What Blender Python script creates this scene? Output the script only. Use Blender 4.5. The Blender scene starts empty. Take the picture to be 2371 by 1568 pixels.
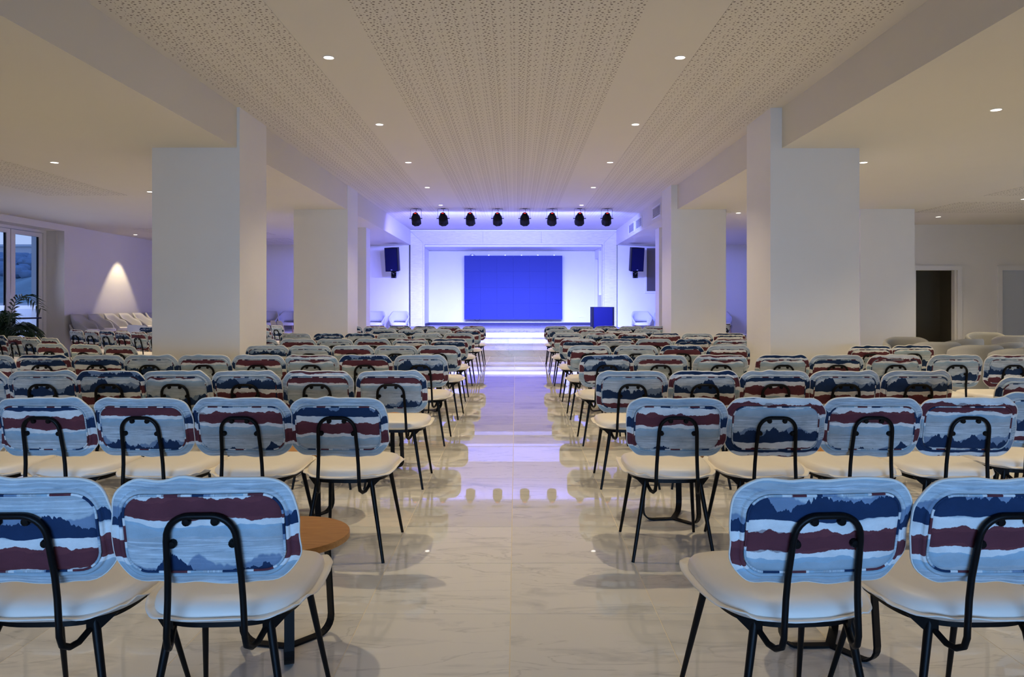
import bpy, math, random
from mathutils import Vector, Matrix, noise as mnoise

sc = bpy.context.scene
COL = sc.collection
PI = math.pi
F, H = 1740.0, 1.27            # focal length in pixels (2371 wide) and eye height
PX, PY = 1194.0, 704.0         # principal point of the photograph
HI, LO = H + 2.266, H + 1.80   # high centre ceiling, low side ceilings

# ------------------------------------------------------------------ camera, sky, lights, exposure
cam = bpy.data.objects.new('camera', bpy.data.cameras.new('camera'))
COL.objects.link(cam)
cam.location = (0, 0, H)
cam.rotation_euler = (PI / 2, 0, 0)
cam.data.sensor_width = 36.0
cam.data.lens = 36.0 * F / 2371.0
cam.data.shift_x = -(PX - 1185.5) / 2371.0
cam.data.shift_y = -(784.0 - PY) / 2371.0
cam.data.clip_end = 500
sc.camera = cam

sc.view_settings.view_transform = 'Standard'
sc.view_settings.look = 'None'
sc.view_settings.gamma = 1.0
sc.view_settings.use_curve_mapping = False
sc.view_settings.exposure = 0.0
sc.cycles.use_denoising = True
sc.cycles.max_bounces = 8
sc.cycles.diffuse_bounces = 5
sc.cycles.glossy_bounces = 4
sc.cycles.transmission_bounces = 4
sc.cycles.sample_clamp_indirect = 6.0
sc.cycles.caustics_reflective = False
sc.cycles.caustics_refractive = False

world = bpy.data.worlds.new('dusk_sky')
sc.world = world
world.use_nodes = True
wn = world.node_tree
wn.nodes.clear()
wo = wn.nodes.new('ShaderNodeOutputWorld')
wb = wn.nodes.new('ShaderNodeBackground')
wt = wn.nodes.new('ShaderNodeTexCoord')
ws = wn.nodes.new('ShaderNodeSeparateXYZ')
wr = wn.nodes.new('ShaderNodeValToRGB')
wn.links.new(wt.outputs['Generated'], ws.inputs[0])
wn.links.new(ws.outputs['Z'], wr.inputs['Fac'])
wr.color_ramp.elements[0].position = 0.0
wr.color_ramp.elements[0].color = (0.50, 0.62, 0.95, 1)
wr.color_ramp.elements[1].position = 0.6
wr.color_ramp.elements[1].color = (0.14, 0.28, 0.72, 1)
wn.links.new(wr.outputs[0], wb.inputs['Color'])
wb.inputs['Strength'].default_value = 1.0
wn.links.new(wb.outputs[0], wo.inputs[0])

K_DOWN = 132.0        # watts of each ceiling downlight
K_STAGE = 1800.0      # watts of each blue stage lamp
K_DAY = 80.0         # dusk daylight entering through the glazing behind the camera
WARM = (1.0, 0.80, 0.49)
K_DAY_LEFT = 60.0
K_DAY_RIGHT = 34.0


def lamp(kind, name, loc, direction, energy, color, **kw):
    d = bpy.data.lights.new(name, kind)
    d.energy = energy
    d.color = color
    for k, v in kw.items():
        setattr(d, k, v)
    o = bpy.data.objects.new(name, d)
    COL.objects.link(o)
    o.location = loc
    o.rotation_euler = Vector(direction).to_track_quat('-Z', 'Y').to_euler()
    return o


# daylight coming in through the glazed front behind the camera and through the left-hand doors
lamp('AREA', 'daylight_rear', (0.0, -5.8, 1.05), (0, 1, -0.03), K_DAY, (0.24, 0.52, 1.0), shape='RECTANGLE', size=9.0, size_y=1.3, spread=math.radians(50))
lamp('AREA', 'daylight_left', (-10.68, 14.2, 1.6), (1, 0, -0.1), K_DAY_LEFT, (0.55, 0.62, 1.0), shape='RECTANGLE', size=5.4, size_y=2.2, spread=math.radians(120))

lamp('AREA', 'daylight_right', (13.08, 8.5, 1.5), (-1, 0.35, 0), K_DAY_RIGHT, (0.35, 0.58, 1.0), shape='RECTANGLE', size=4.6, size_y=2.0, spread=math.radians(110))

# ------------------------------------------------------------------ materials
def new_mat(name):
    m = bpy.data.materials.new(name)
    m.use_nodes = True
    nt = m.node_tree
    return m, nt, nt.nodes['Principled BSDF']


def mat(name, col, rough=0.6, metal=0.0, spec=0.5, noise=0.0, nscale=30.0, bump=0.0, bscale=200.0, coat=0.0, emis=None, estr=0.0):
    m, nt, b = new_mat(name)
    b.inputs['Base Color'].default_value = (*col, 1)
    b.inputs['Roughness'].default_value = rough
    b.inputs['Metallic'].default_value = metal
    b.inputs['Specular IOR Level'].default_value = spec
    b.inputs['Coat Weight'].default_value = coat
    tc = nt.nodes.new('ShaderNodeTexCoord')
    n = nt.nodes.new('ShaderNodeTexNoise')
    n.inputs['Scale'].default_value = nscale
    n.inputs['Detail'].default_value = 4
    nt.links.new(tc.outputs['Object'], n.inputs['Vector'])
    mr = nt.nodes.new('ShaderNodeMapRange')
    mr.inputs['To Min'].default_value = 1.0 - noise
    mr.inputs['To Max'].default_value = 1.0 + noise
    nt.links.new(n.outputs['Fac'], mr.inputs['Value'])
    mx = nt.nodes.new('ShaderNodeVectorMath')
    mx.operation = 'SCALE'
    mx.inputs[0].default_value = col
    nt.links.new(mr.outputs[0], mx.inputs['Scale'])
    nt.links.new(mx.outputs[0], b.inputs['Base Color'])
    if bump > 0:
        n2 = nt.nodes.new('ShaderNodeTexNoise')
        n2.inputs['Scale'].default_value = bscale
        nt.links.new(tc.outputs['Object'], n2.inputs['Vector'])
        bp = nt.nodes.new('ShaderNodeBump')
        bp.inputs['Strength'].default_value = bump
        bp.inputs['Distance'].default_value = 0.002
        nt.links.new(n2.outputs['Fac'], bp.inputs['Height'])
        nt.links.new(bp.outputs[0], b.inputs['Normal'])
    if emis:
        b.inputs['Emission Color'].default_value = (*emis, 1)
        b.inputs['Emission Strength'].default_value = estr
    return m


def srgb(r, g, b):
    f = lambda c: (c / 255 / 12.92) if c <= 10 else ((c / 255 + 0.055) / 1.055) ** 2.4
    return (f(r), f(g), f(b))


M = {}
M['wall'] = mat('white_plaster', (0.80, 0.79, 0.77), 0.75, noise=0.02, nscale=3, bump=0.05, bscale=120)
M['ceiling'] = mat('ceiling_plaster', (0.70, 0.67, 0.60), 0.85, noise=0.015, nscale=2)
M['trim'] = mat('white_lacquer', (0.80, 0.80, 0.80), 0.35)
M['black'] = mat('black_powder_coat', (0.004, 0.004, 0.0045), 0.42, spec=0.15, noise=0.2, nscale=300)
M['leather'] = mat('cream_leather', (0.90, 0.84, 0.75), 0.42, spec=0.35, noise=0.03, nscale=14, bump=0.12, bscale=500)
M['grey_cloth'] = mat('grey_wool', (0.42, 0.42, 0.40), 0.9, spec=0.2, noise=0.12, nscale=260, bump=0.4, bscale=600)
M['shell'] = mat('pale_grey_upholstery', (0.55, 0.55, 0.56), 0.85, spec=0.2, noise=0.06, nscale=200)
M['shell_seat'] = mat('white_seat_pad', (0.82, 0.80, 0.78), 0.6)
M['plastic'] = mat('white_plastic', (0.80, 0.79, 0.80), 0.35)
M['speaker'] = mat('speaker_black', (0.004, 0.004, 0.006), 0.5, spec=0.15, noise=0.3, nscale=400)
M['sub'] = mat('blue_lit_grille', (0.004, 0.005, 0.05), 0.5, spec=0.15, noise=0.3, nscale=300)  # black grille, the blue of the stage lamps mixed into its colour
M['steel'] = mat('pale_metal', (0.6, 0.6, 0.6), 0.35, metal=0.8)
M['vent_dark'] = mat('vent_interior', (0.10, 0.10, 0.11), 0.7)
M['dark_gap'] = mat('dark_gap', (0.02, 0.02, 0.025), 0.8)
M['kick'] = mat('dark_kickboard', (0.02, 0.02, 0.045), 0.6)
M['grout'] = mat('grout', (0.80, 0.72, 0.58), 0.6)
M['doorleaf'] = mat('door_lacquer', (0.55, 0.60, 0.68), 0.4)
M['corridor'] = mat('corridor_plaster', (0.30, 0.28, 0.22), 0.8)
M['mirror'] = mat('smoked_glass', (0.10, 0.09, 0.09), 0.12, spec=0.8)
M['soil'] = mat('potting_soil', (0.03, 0.02, 0.015), 0.95, noise=0.5, nscale=60)
M['pot'] = mat('dark_planter', (0.05, 0.05, 0.055), 0.6, noise=0.1)
M['leaf'] = mat('palm_leaf', (0.006, 0.035, 0.009), 0.5, noise=0.5, nscale=10)
M['stem'] = mat('palm_stem', (0.05, 0.07, 0.02), 0.6, noise=0.3)
M['legwood'] = mat('beech_leg', (0.50, 0.27, 0.15), 0.5, noise=0.15, nscale=40)
M['lens'] = mat('stage_lamp_lens', (0.3, 0.4, 1.0), 0.2, emis=(0.30, 0.35, 1.0), estr=6.0)
M['red_led'] = mat('red_digits', (0.3, 0.01, 0.01), 0.4, emis=(1.0, 0.04, 0.02), estr=2.2)
M['glow'] = mat('downlight_glass', (1, 1, 1), 0.4, emis=(1.0, 0.90, 0.74), estr=4.5)
M['terrace'] = mat('terrace_paving', (0.45, 0.47, 0.5), 0.8, noise=0.1, nscale=2)
M['render_wall'] = mat('white_render', (0.75, 0.78, 0.82), 0.8, noise=0.03)
M['hill'] = mat('hazy_scrub_hillside', (0.30, 0.40, 0.42), 0.95, noise=0.55, nscale=0.35)  # slope colour lightened and blued to paint in the dusk haze
M['tree'] = mat('hazy_pine_foliage', (0.22, 0.32, 0.45), 0.95, noise=0.5, nscale=0.8)  # dark foliage with blue distance haze painted into the colour
M['tag'] = mat('pale_badge', (0.5, 0.5, 0.5), 0.4)


def fabric():
    m, nt, b = new_mat('brushstroke_fabric')
    N, L = nt.nodes.new, nt.links.new
    uv = N('ShaderNodeUVMap'); uv.uv_map = 'UVMap'
    sep = N('ShaderNodeSeparateXYZ'); L(uv.outputs[0], sep.inputs[0])
    at = N('ShaderNodeAttribute'); at.attribute_type = 'OBJECT'; at.attribute_name = 'pattern_shift'

    def math_(op, a, bb=None, c=None):
        n = N('ShaderNodeMath'); n.operation = op
        for i, v in enumerate((a, bb, c)):
            if v is None: continue
            if isinstance(v, (int, float)): n.inputs[i].default_value = v
            else: L(v, n.inputs[i])
        return n.outputs[0]
    p0 = math_('MULTIPLY_ADD', sep.outputs['Y'], 1 / 0.268, at.outputs['Fac'])
    seed = math_('MULTIPLY', at.outputs['Fac'], 37.3)

    def ntex(sx, sy, scale, detail, rough=0.55, add=0.0):
        cx = math_('MULTIPLY_ADD', sep.outputs['X'], sx, seed)
        cy = math_('MULTIPLY', p0, sy)
        cb = N('ShaderNodeCombineXYZ'); L(cx, cb.inputs[0]); L(cy, cb.inputs[1]); cb.inputs[2].default_value = add
        n = N('ShaderNodeTexNoise'); n.inputs['Scale'].default_value = scale
        n.inputs['Detail'].default_value = detail; n.inputs['Roughness'].default_value = rough
        L(cb.outputs[0], n.inputs['Vector'])
        return n.outputs['Fac']
    big = ntex(8.0, 3.6, 1.0, 2.5, 0.5, 3.0)
    fine = ntex(38.0, 5.0, 1.0, 4.0, 0.6, 7.0)
    w = math_('SUBTRACT', big, 0.5)
    wf = math_('SUBTRACT', fine, 0.5)
    p = math_('MULTIPLY_ADD', w, 0.13, p0)
    p = math_('MULTIPLY_ADD', wf, 0.02, p)
    q = math_('FRACT', math_('ADD', p, 0.12 + 40.0))
    navy = (0.014, 0.036, 0.095, 1); white = (0.76, 0.77, 0.76, 1); mar = (0.150, 0.043, 0.052, 1)
    lb = (0.28, 0.44, 0.55, 1); gb = (0.40, 0.45, 0.48, 1); sky = (0.47, 0.54, 0.58, 1)
    ramp = N('ShaderNodeValToRGB')
    cr = ramp.color_ramp
    stops = [(0.0, sky), (0.19, sky), (0.205, white), (0.60, white), (0.70, gb), (0.80, gb), (0.86, sky), (1.0, sky)]
    while len(cr.elements) > 1:
        cr.elements.remove(cr.elements[0])
    cr.elements[0].position = stops[0][0]; cr.elements[0].color = stops[0][1]
    for ps, c in stops[1:]:
        e = cr.elements.new(ps); e.color = c
    L(q, ramp.inputs['Fac'])
    fl = math_('FLOOR', math_('ADD', p, 0.37 + 40.0))
    def hill(sx, detail, add, rough=0.55):
        cx = math_('MULTIPLY_ADD', sep.outputs['X'], sx, seed)
        cb = N('ShaderNodeCombineXYZ'); L(cx, cb.inputs[0]); L(math_('MULTIPLY', fl, 3.7), cb.inputs[1]); cb.inputs[2].default_value = add
        n = N('ShaderNodeTexNoise'); n.inputs['Scale'].default_value = 1.0
        n.inputs['Detail'].default_value = detail; n.inputs['Roughness'].default_value = rough
        L(cb.outputs[0], n.inputs['Vector'])
        return math_('SUBTRACT', n.outputs['Fac'], 0.5)
    r_ = math_('FRACT', math_('ADD', p, 0.37 + 40.0))
    colr = ramp.outputs[0]
    def band(colr, lo, hn, ha, hi_, gn, ga, col, op=1.0, soft=0.004):
        top = math_('MULTIPLY_ADD', hn, ha, lo); bot = math_('MULTIPLY_ADD', gn, ga, hi_)
        m1 = N('ShaderNodeMapRange'); L(math_('SUBTRACT', r_, top), m1.inputs['Value'])
        m1.inputs['From Min'].default_value = 0.0; m1.inputs['From Max'].default_value = soft
        m2 = N('ShaderNodeMapRange'); L(math_('SUBTRACT', bot, r_), m2.inputs['Value'])
        m2.inputs['From Min'].default_value = 0.0; m2.inputs['From Max'].default_value = soft
        mm = N('ShaderNodeMix'); mm.data_type = 'RGBA'
        L(math_('MULTIPLY', math_('MULTIPLY', m1.outputs[0], m2.outputs[0]), op), mm.inputs['Factor'])
        L(colr, mm.inputs['A']); mm.inputs['B'].default_value = col
        return mm.outputs['Result']
    hA, hB, hC, hD, hE, hF = hill(11, 5, 2.0, 0.6), hill(8, 4, 5.0), hill(6, 3, 9.0), hill(12, 4, 13.0), hill(9, 3, 19.0), hill(7, 2, 29.0)
    # dry brush streaks
    st = ntex(5.0, 42.0, 1.0, 3.0, 0.65, 11.0)
    st2 = ntex(9.0, 26.0, 1.0, 4.0, 0.7, 17.0)
    reg = N('ShaderNodeMapRange'); L(q, reg.inputs['Value'])
    reg.inputs['From Min'].default_value = 0.60; reg.inputs['From Max'].default_value = 0.74
    stm = N('ShaderNodeMapRange'); L(st, stm.inputs['Value'])
    stm.inputs['From Min'].default_value = 0.50; stm.inputs['From Max'].default_value = 0.62
    lt = math_('MULTIPLY', math_('MULTIPLY', reg.outputs[0], stm.outputs[0]), 1.0)
    mx = N('ShaderNodeMix'); mx.data_type = 'RGBA'; L(math_('MULTIPLY', lt, 0.75), mx.inputs['Factor'])
    L(ramp.outputs[0], mx.inputs['A']); mx.inputs['B'].default_value = (0.68, 0.74, 0.78, 1)
    sd = N('ShaderNodeMapRange'); L(st2, sd.inputs['Value'])
    sd.inputs['From Min'].default_value = 0.52; sd.inputs['From Max'].default_value = 0.66
    dk = math_('MULTIPLY', math_('MULTIPLY', math_('MULTIPLY', reg.outputs[0], sd.outputs[0]), 1.0), 0.55)
    mx2 = N('ShaderNodeMix'); mx2.data_type = 'RGBA'; L(dk, mx2.inputs['Factor'])
    L(mx.outputs['Result'], mx2.inputs['A']); mx2.inputs['B'].default_value = (0.17, 0.24, 0.32, 1)
    # painted bands laid over the streaky ground: r_ = 0.25 is the middle of the navy top edge
    c_ = mx2.outputs['Result']
    c_ = band(c_, 0.835, hE, 0.16, 0.97, hF, 0.10, lb, 0.85)
    c_ = band(c_, 0.875, hC, 0.22, 1.10, hF, 0.0, gb, 0.5)
    c_ = band(c_, 0.560, hD, 0.26, 0.775, hB, 0.20, mar)
    c_ = band(c_, 0.595, hB, 0.30, 0.760, hD, 0.16, (0.105, 0.030, 0.042, 1), 0.6)
    c_ = band(c_, 0.235, hB, 0.55, 0.44, hC, 0.0, (0.07, 0.15, 0.30, 1), 0.7, 0.02)
    c_ = band(c_, 0.275, hA, 0.75, 0.455, hC, 0.14, navy)
    # watercolour unevenness and weave
    uneven = ntex(16.0, 6.0, 1.0, 5.0, 0.6, 23.0)
    um = N('ShaderNodeMapRange'); L(uneven, um.inputs['Value'])
    um.inputs['To Min'].default_value = 0.72; um.inputs['To Max'].default_value = 1.28
    tc = N('ShaderNodeTexCoord')
    wv = N('ShaderNodeTexNoise'); wv.inputs['Scale'].default_value = 900; L(tc.outputs['Object'], wv.inputs['Vector'])
    wm = N('ShaderNodeMapRange'); L(wv.outputs['Fac'], wm.inputs['Value'])
    wm.inputs['To Min'].default_value = 0.85; wm.inputs['To Max'].default_value = 1.15
    sc_ = N('ShaderNodeVectorMath'); sc_.operation = 'SCALE'
    L(c_, sc_.inputs[0]); L(math_('MULTIPLY', um.outputs[0], wm.outputs[0]), sc_.inputs['Scale'])
    L(sc_.outputs[0], b.inputs['Base Color'])
    b.inputs['Roughness'].default_value = 0.85
    b.inputs['Specular IOR Level'].default_value = 0.2
    bp = N('ShaderNodeBump'); bp.inputs['Strength'].default_value = 0.15; bp.inputs['Distance'].default_value = 0.001
    L(wv.outputs['Fac'], bp.inputs['Height']); L(bp.outputs[0], b.inputs['Normal'])
    return m


def marble(name, tint=(1, 1, 1), rough=0.015):
    m, nt, b = new_mat(name)
    N, L = nt.nodes.new, nt.links.new
    geo = N('ShaderNodeNewGeometry'); oi = N('ShaderNodeObjectInfo')
    rnd = N('ShaderNodeMath'); rnd.operation = 'ADD'
    L(geo.outputs['Random Per Island'], rnd.inputs[0]); L(oi.outputs['Random'], rnd.inputs[1])
    fr = N('ShaderNodeMath'); fr.operation = 'FRACT'; L(rnd.outputs[0], fr.inputs[0])
    off = N('ShaderNodeVectorMath'); off.operation = 'SCALE'; off.inputs[0].default_value = (31.0, 17.0, 23.0)
    L(fr.outputs[0], off.inputs['Scale'])
    pos = N('ShaderNodeVectorMath'); pos.operation = 'ADD'
    L(geo.outputs['Position'], pos.inputs[0]); L(off.outputs[0], pos.inputs[1])
    mp = N('ShaderNodeMapping'); L(pos.outputs[0], mp.inputs['Vector'])
    mp.inputs['Rotation'].default_value = (0, 0, 0.12)
    mp.inputs['Scale'].default_value = (1.3, 5.0, 2.5)
    n1 = N('ShaderNodeTexNoise'); n1.inputs['Scale'].default_value = 1.6; n1.inputs['Detail'].default_value = 7
    n1.inputs['Roughness'].default_value = 0.62; n1.inputs['Distortion'].default_value = 0.6
    L(mp.outputs[0], n1.inputs['Vector'])
    r1 = N('ShaderNodeValToRGB')
    r1.color_ramp.elements[0].position = 0.28; r1.color_ramp.elements[0].color = (0.58, 0.58, 0.57, 1)
    r1.color_ramp.elements[1].position = 0.46; r1.color_ramp.elements[1].color = (0.82, 0.80, 0.76, 1)
    L(n1.outputs['Fac'], r1.inputs['Fac'])
    n2 = N('ShaderNodeTexNoise'); n2.inputs['Scale'].default_value = 0.8; n2.inputs['Detail'].default_value = 5
    n2.inputs['Distortion'].default_value = 1.2
    L(mp.outputs[0], n2.inputs['Vector'])
    v = N('ShaderNodeMath'); v.operation = 'SUBTRACT'; L(n2.outputs['Fac'], v.inputs[0]); v.inputs[1].default_value = 0.5
    va = N('ShaderNodeMath'); va.operation = 'ABSOLUTE'; L(v.outputs[0], va.inputs[0])
    vm = N('ShaderNodeMapRange'); L(va.outputs[0], vm.inputs['Value'])
    vm.inputs['From Min'].default_value = 0.0; vm.inputs['From Max'].default_value = 0.010
    vm.inputs['To Min'].default_value = 0.30; vm.inputs['To Max'].default_value = 0.0
    mx = N('ShaderNodeMix'); mx.data_type = 'RGBA'; L(vm.outputs[0], mx.inputs['Factor'])
    L(r1.outputs[0], mx.inputs['A']); mx.inputs['B'].default_value = (0.30, 0.30, 0.30, 1)
    tm = N('ShaderNodeMapRange'); L(fr.outputs[0], tm.inputs['Value'])
    tm.inputs['To Min'].default_value = 0.86; tm.inputs['To Max'].default_value = 1.04
    s = N('ShaderNodeVectorMath'); s.operation = 'SCALE'; L(mx.outputs['Result'], s.inputs[0]); L(tm.outputs[0], s.inputs['Scale'])
    L(s.outputs[0], b.inputs['Base Color'])
    b.inputs['Roughness'].default_value = rough
    b.inputs['Specular IOR Level'].default_value = 0.6
    return m


def wood(name, c1, c2, scale=(1.5, 14, 14), rough=0.45):
    m, nt, b = new_mat(name)
    N, L = nt.nodes.new, nt.links.new
    tc = N('ShaderNodeTexCoord'); mp = N('ShaderNodeMapping'); mp.inputs['Scale'].default_value = scale
    L(tc.outputs['Object'], mp.inputs['Vector'])
    n = N('ShaderNodeTexNoise'); n.inputs['Scale'].default_value = 5; n.inputs['Detail'].default_value = 6; n.inputs['Distortion'].default_value = 0.7
    L(mp.outputs[0], n.inputs['Vector'])
    r = N('ShaderNodeValToRGB')
    r.color_ramp.elements[0].position = 0.3; r.color_ramp.elements[0].color = (*c1, 1)
    r.color_ramp.elements[1].position = 0.7; r.color_ramp.elements[1].color = (*c2, 1)
    L(n.outputs['Fac'], r.inputs['Fac']); L(r.outputs[0], b.inputs['Base Color'])
    b.inputs['Roughness'].default_value = rough
    return m


def perforated():
    m, nt, b = new_mat('perforated_plasterboard')
    N, L = nt.nodes.new, nt.links.new
    geo = N('ShaderNodeNewGeometry')
    # a 0.15 x 0.30 m cell of round holes in three sizes, repeated over the board
    sx = N('ShaderNodeSeparateXYZ'); L(geo.outputs['Position'], sx.inputs[0])
    def mth(op, p, q=None):
        n = N('ShaderNodeMath'); n.operation = op
        for i, v in enumerate((p, q)):
            if v is None: continue
            if isinstance(v, (int, float)): n.inputs[i].default_value = v
            else: L(v, n.inputs[i])
        return n.outputs[0]
    PXX, PYY = 0.30, 0.15
    hx = mth('MULTIPLY', mth('FRACT', mth('DIVIDE', sx.outputs['X'], PXX)), PXX)
    hy = mth('MULTIPLY', mth('FRACT', mth('DIVIDE', sx.outputs['Y'], PYY)), PYY)
    rr = random.Random(8); holes = []
    for tr_ in range(4000):
        r = (0.0105, 0.0075, 0.0045)[0 if len(holes) < 7 else (1 if len(holes) < 16 else 2)]
        x, y = rr.uniform(r + 0.002, PXX - r - 0.002), rr.uniform(r + 0.002, PYY - r - 0.002)
        if all(math.hypot(x - a_, y - b_) > r + c_ + 0.0125 for a_, b_, c_ in holes):
            holes.append((x, y, r))
        if len(holes) == 28: break
    acc = None
    for x, y, r in holes:
        dx = mth('SUBTRACT', hx, x); dy = mth('SUBTRACT', hy, y)
        d = mth('SUBTRACT', mth('SQRT', mth('ADD', mth('MULTIPLY', dx, dx), mth('MULTIPLY', dy, dy))), r)
        acc = d if acc is None else mth('MINIMUM', acc, d)
    class _O: pass
    lt = _O(); lt.outputs = [mth('LESS_THAN', acc, 0.0)]
    mx = N('ShaderNodeMix'); mx.data_type = 'RGBA'; L(lt.outputs[0], mx.inputs['Factor'])
    mx.inputs['A'].default_value = (0.70, 0.67, 0.60, 1); mx.inputs['B'].default_value = (0.22, 0.19, 0.16, 1)
    L(mx.outputs['Result'], b.inputs['Base Color'])
    b.inputs['Roughness'].default_value = 0.9
    return m


M['fabric'] = fabric()
M['edge'] = mat('lit_seam_edging', (0.80, 0.77, 0.70), 0.8)  # cream seam cord, also standing in for the flange rim lit from above
M['marble'] = marble('polished_marble')
M['marble_step'] = marble('marble_step', rough=0.15)
M['table_oak'] = wood('oak_table_top', (0.44, 0.19, 0.045), (0.58, 0.28, 0.08), (2, 16, 16))
M['pale_oak'] = wood('pale_oak_panel', (0.60, 0.56, 0.54), (0.74, 0.71, 0.68), (1.2, 1.2, 9))
M['deck'] = wood('stage_deck_wood', (0.10, 0.09, 0.10), (0.26, 0.24, 0.25), (3, 20, 3))
M['perf'] = perforated()
# led wall: dark matte panels; blue stage light put into colour and glow
M['led'] = mat('led_wall_blue_lit', (0.024, 0.032, 0.105), 0.6, noise=0.10, nscale=55, spec=0.12, emis=(0.03, 0.05, 0.9), estr=0.35)

gm, gnt, gb_ = new_mat('window_glass')
gb_.inputs['Base Color'].default_value = (0.85, 0.92, 1.0, 1)
gb_.inputs['Roughness'].default_value = 0.02
gb_.inputs['Transmission Weight'].default_value = 1.0
gb_.inputs['IOR'].default_value = 1.02
M['glass'] = gm

# ------------------------------------------------------------------ mesh helpers
class MB:
    def __init__(s):
        s.v, s.f, s.uv = [], [], []

    def add(s, vs, fs, uvs=None):
        n = len(s.v)
        s.v += [tuple(v) for v in vs]
        s.f += [tuple(n + i for i in f) for f in fs]
        s.uv += list(uvs) if uvs else [(0, 0)] * len(vs)

    def box(s, a, b):
        (x0, y0, z0), (x1, y1, z1) = a, b
        s.add([(x0, y0, z0), (x1, y0, z0), (x1, y1, z0), (x0, y1, z0), (x0, y0, z1), (x1, y0, z1), (x1, y1, z1), (x0, y1, z1)],
              [(0, 3, 2, 1), (4, 5, 6, 7), (0, 1, 5, 4), (1, 2, 6, 5), (2, 3, 7, 6), (3, 0, 4, 7)])
        return s

    def rings(s, rings, closed=True, cap0=True, cap1=True, uvs=None, ring_closed=True):
        n = len(rings[0]); base = []
        vs = [p for r in rings for p in r]
        fs = []
        m = n if ring_closed else n - 1
        for k in range(len(rings) - 1):
            for i in range(m):
                j = (i + 1) % n
                fs.append((k * n + i, k * n + j, (k + 1) * n + j, (k + 1) * n + i))
        if cap0: fs.append(tuple(reversed(range(n))))
        if cap1: fs.append(tuple((len(rings) - 1) * n + i for i in range(n)))
        s.add(vs, fs, uvs)
        return s

    def tube(s, pts, r, n=10, flat=None):
        """round tube; r may be a list. flat=(w,t,up) makes a flat bar instead"""
        pts = [Vector(p) for p in pts]
        rs = r if isinstance(r, (list, tuple)) else [r] * len(pts)
        rings = []
        up = None
        for i, p in enumerate(pts):
            d = (pts[min(i + 1, len(pts) - 1)] - pts[max(i - 1, 0)]).normalized()
            if flat:
                side = Vector(flat[2])
                nrm = side.cross(d).normalized()
                a, b = flat[0] / 2, flat[1] / 2
                ring = [p + side * a + nrm * b, p - side * a + nrm * b, p - side * a - nrm * b, p + side * a - nrm * b]
            else:
                if up is None:
                    up = Vector((0, 0, 1)) if abs(d.z) < 0.9 else Vector((0, 1, 0))
                u = (up - d * up.dot(d)).normalized(); up = u
                w = d.cross(u)
                ring = [p + (u * math.cos(t * 2 * PI / n) + w * math.sin(t * 2 * PI / n)) * rs[i] for t in range(n)]
            rings.append([tuple(q) for q in ring])
        return s.rings(rings)

    def lathe(s, prof, axis_o=(0, 0, 0), axis=(0, 0, 1), n=20, phase=0.0):
        a = Vector(axis).normalized(); o = Vector(axis_o)
        u = a.orthogonal().normalized() if abs(a.z) < 0.99 else Vector((1, 0, 0))
        w = a.cross(u)
        rings = [[tuple(o + a * h + (u * math.cos(phase + t * 2 * PI / n) + w * math.sin(phase + t * 2 * PI / n)) * max(r, 1e-4)) for t in range(n)] for r, h in prof]
        return s.rings(rings)

    def mesh(s, name, m, smooth=False):
        me = bpy.data.meshes.new(name)
        me.from_pydata(s.v, [], s.f)
        ul = me.uv_layers.new(name='UVMap')
        li = [0] * len(me.loops)
        me.loops.foreach_get('vertex_index', li)
        ul.data.foreach_set('uv', [c for i in li for c in s.uv[i]])
        me.materials.append(m)
        me.update()
        import bmesh
        bm = bmesh.new(); bm.from_mesh(me)
        bmesh.ops.recalc_face_normals(bm, faces=bm.faces)
        bm.to_mesh(me); bm.free()
        if smooth:
            me.polygons.foreach_set('use_smooth', [True] * len(me.polygons))
            if smooth != 'all':
                try: me.set_sharp_from_angle(angle=math.radians(38))
                except Exception: pass
        return me


def link(name, me, parent=None, loc=None):
    o = bpy.data.objects.new(name, me)
    COL.objects.link(o)
    if parent: o.parent = parent
    if loc: o.location = loc
    return o


def build(mb, name, m, parent=None, smooth=False, loc=None):
    return link(name, mb.mesh(name, m, smooth), parent, loc)


def box(name, a, b, m, parent=None):
    # mesh centred on its own origin
    c = tuple((a[i] + b[i]) / 2 for i in range(3))
    h = tuple(abs(b[i] - a[i]) / 2 for i in range(3))
    pl = parent.location if parent else Vector((0, 0, 0))
    o = build(MB().box(tuple(-x for x in h), h), name, m, parent)
    o.location = Vector(c) - pl
    return o


def struct(o):
    o['kind'] = 'structure'
    return o


def tag(o, label, cat, group=None):
    o['label'] = label; o['category'] = cat
    if group: o['group'] = group
    return o


def empty(name, loc=(0, 0, 0), rz=0.0):
    o = bpy.data.objects.new(name, None)
    o.empty_display_size = 0.1
    COL.objects.link(o)
    o.location = loc
    o.rotation_euler = (0, 0, rz)
    return o


def copy_tree(o, parent=None):
    c = o.copy(); COL.objects.link(c)
    if parent is not None: c.parent = parent
    for ch in KIDS.get(o.name, []):
        copy_tree(ch, c)
    return c


KIDS = {}


def index_kids(o):
    for c in bpy.data.objects:
        if c.parent is not None:
            KIDS.setdefault(c.parent.name, [])
            if c not in KIDS[c.parent.name]: KIDS[c.parent.name].append(c)


# ------------------------------------------------------------------ room shell
XL, XR = -10.27, 13.0
YB, YF = 22.9, -6.0      # far wall, wall behind the camera

floor = struct(box('floor', (XL - 0.6, YF, -0.20), (XR, 24.6, -0.0012), M['grout']))
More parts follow.
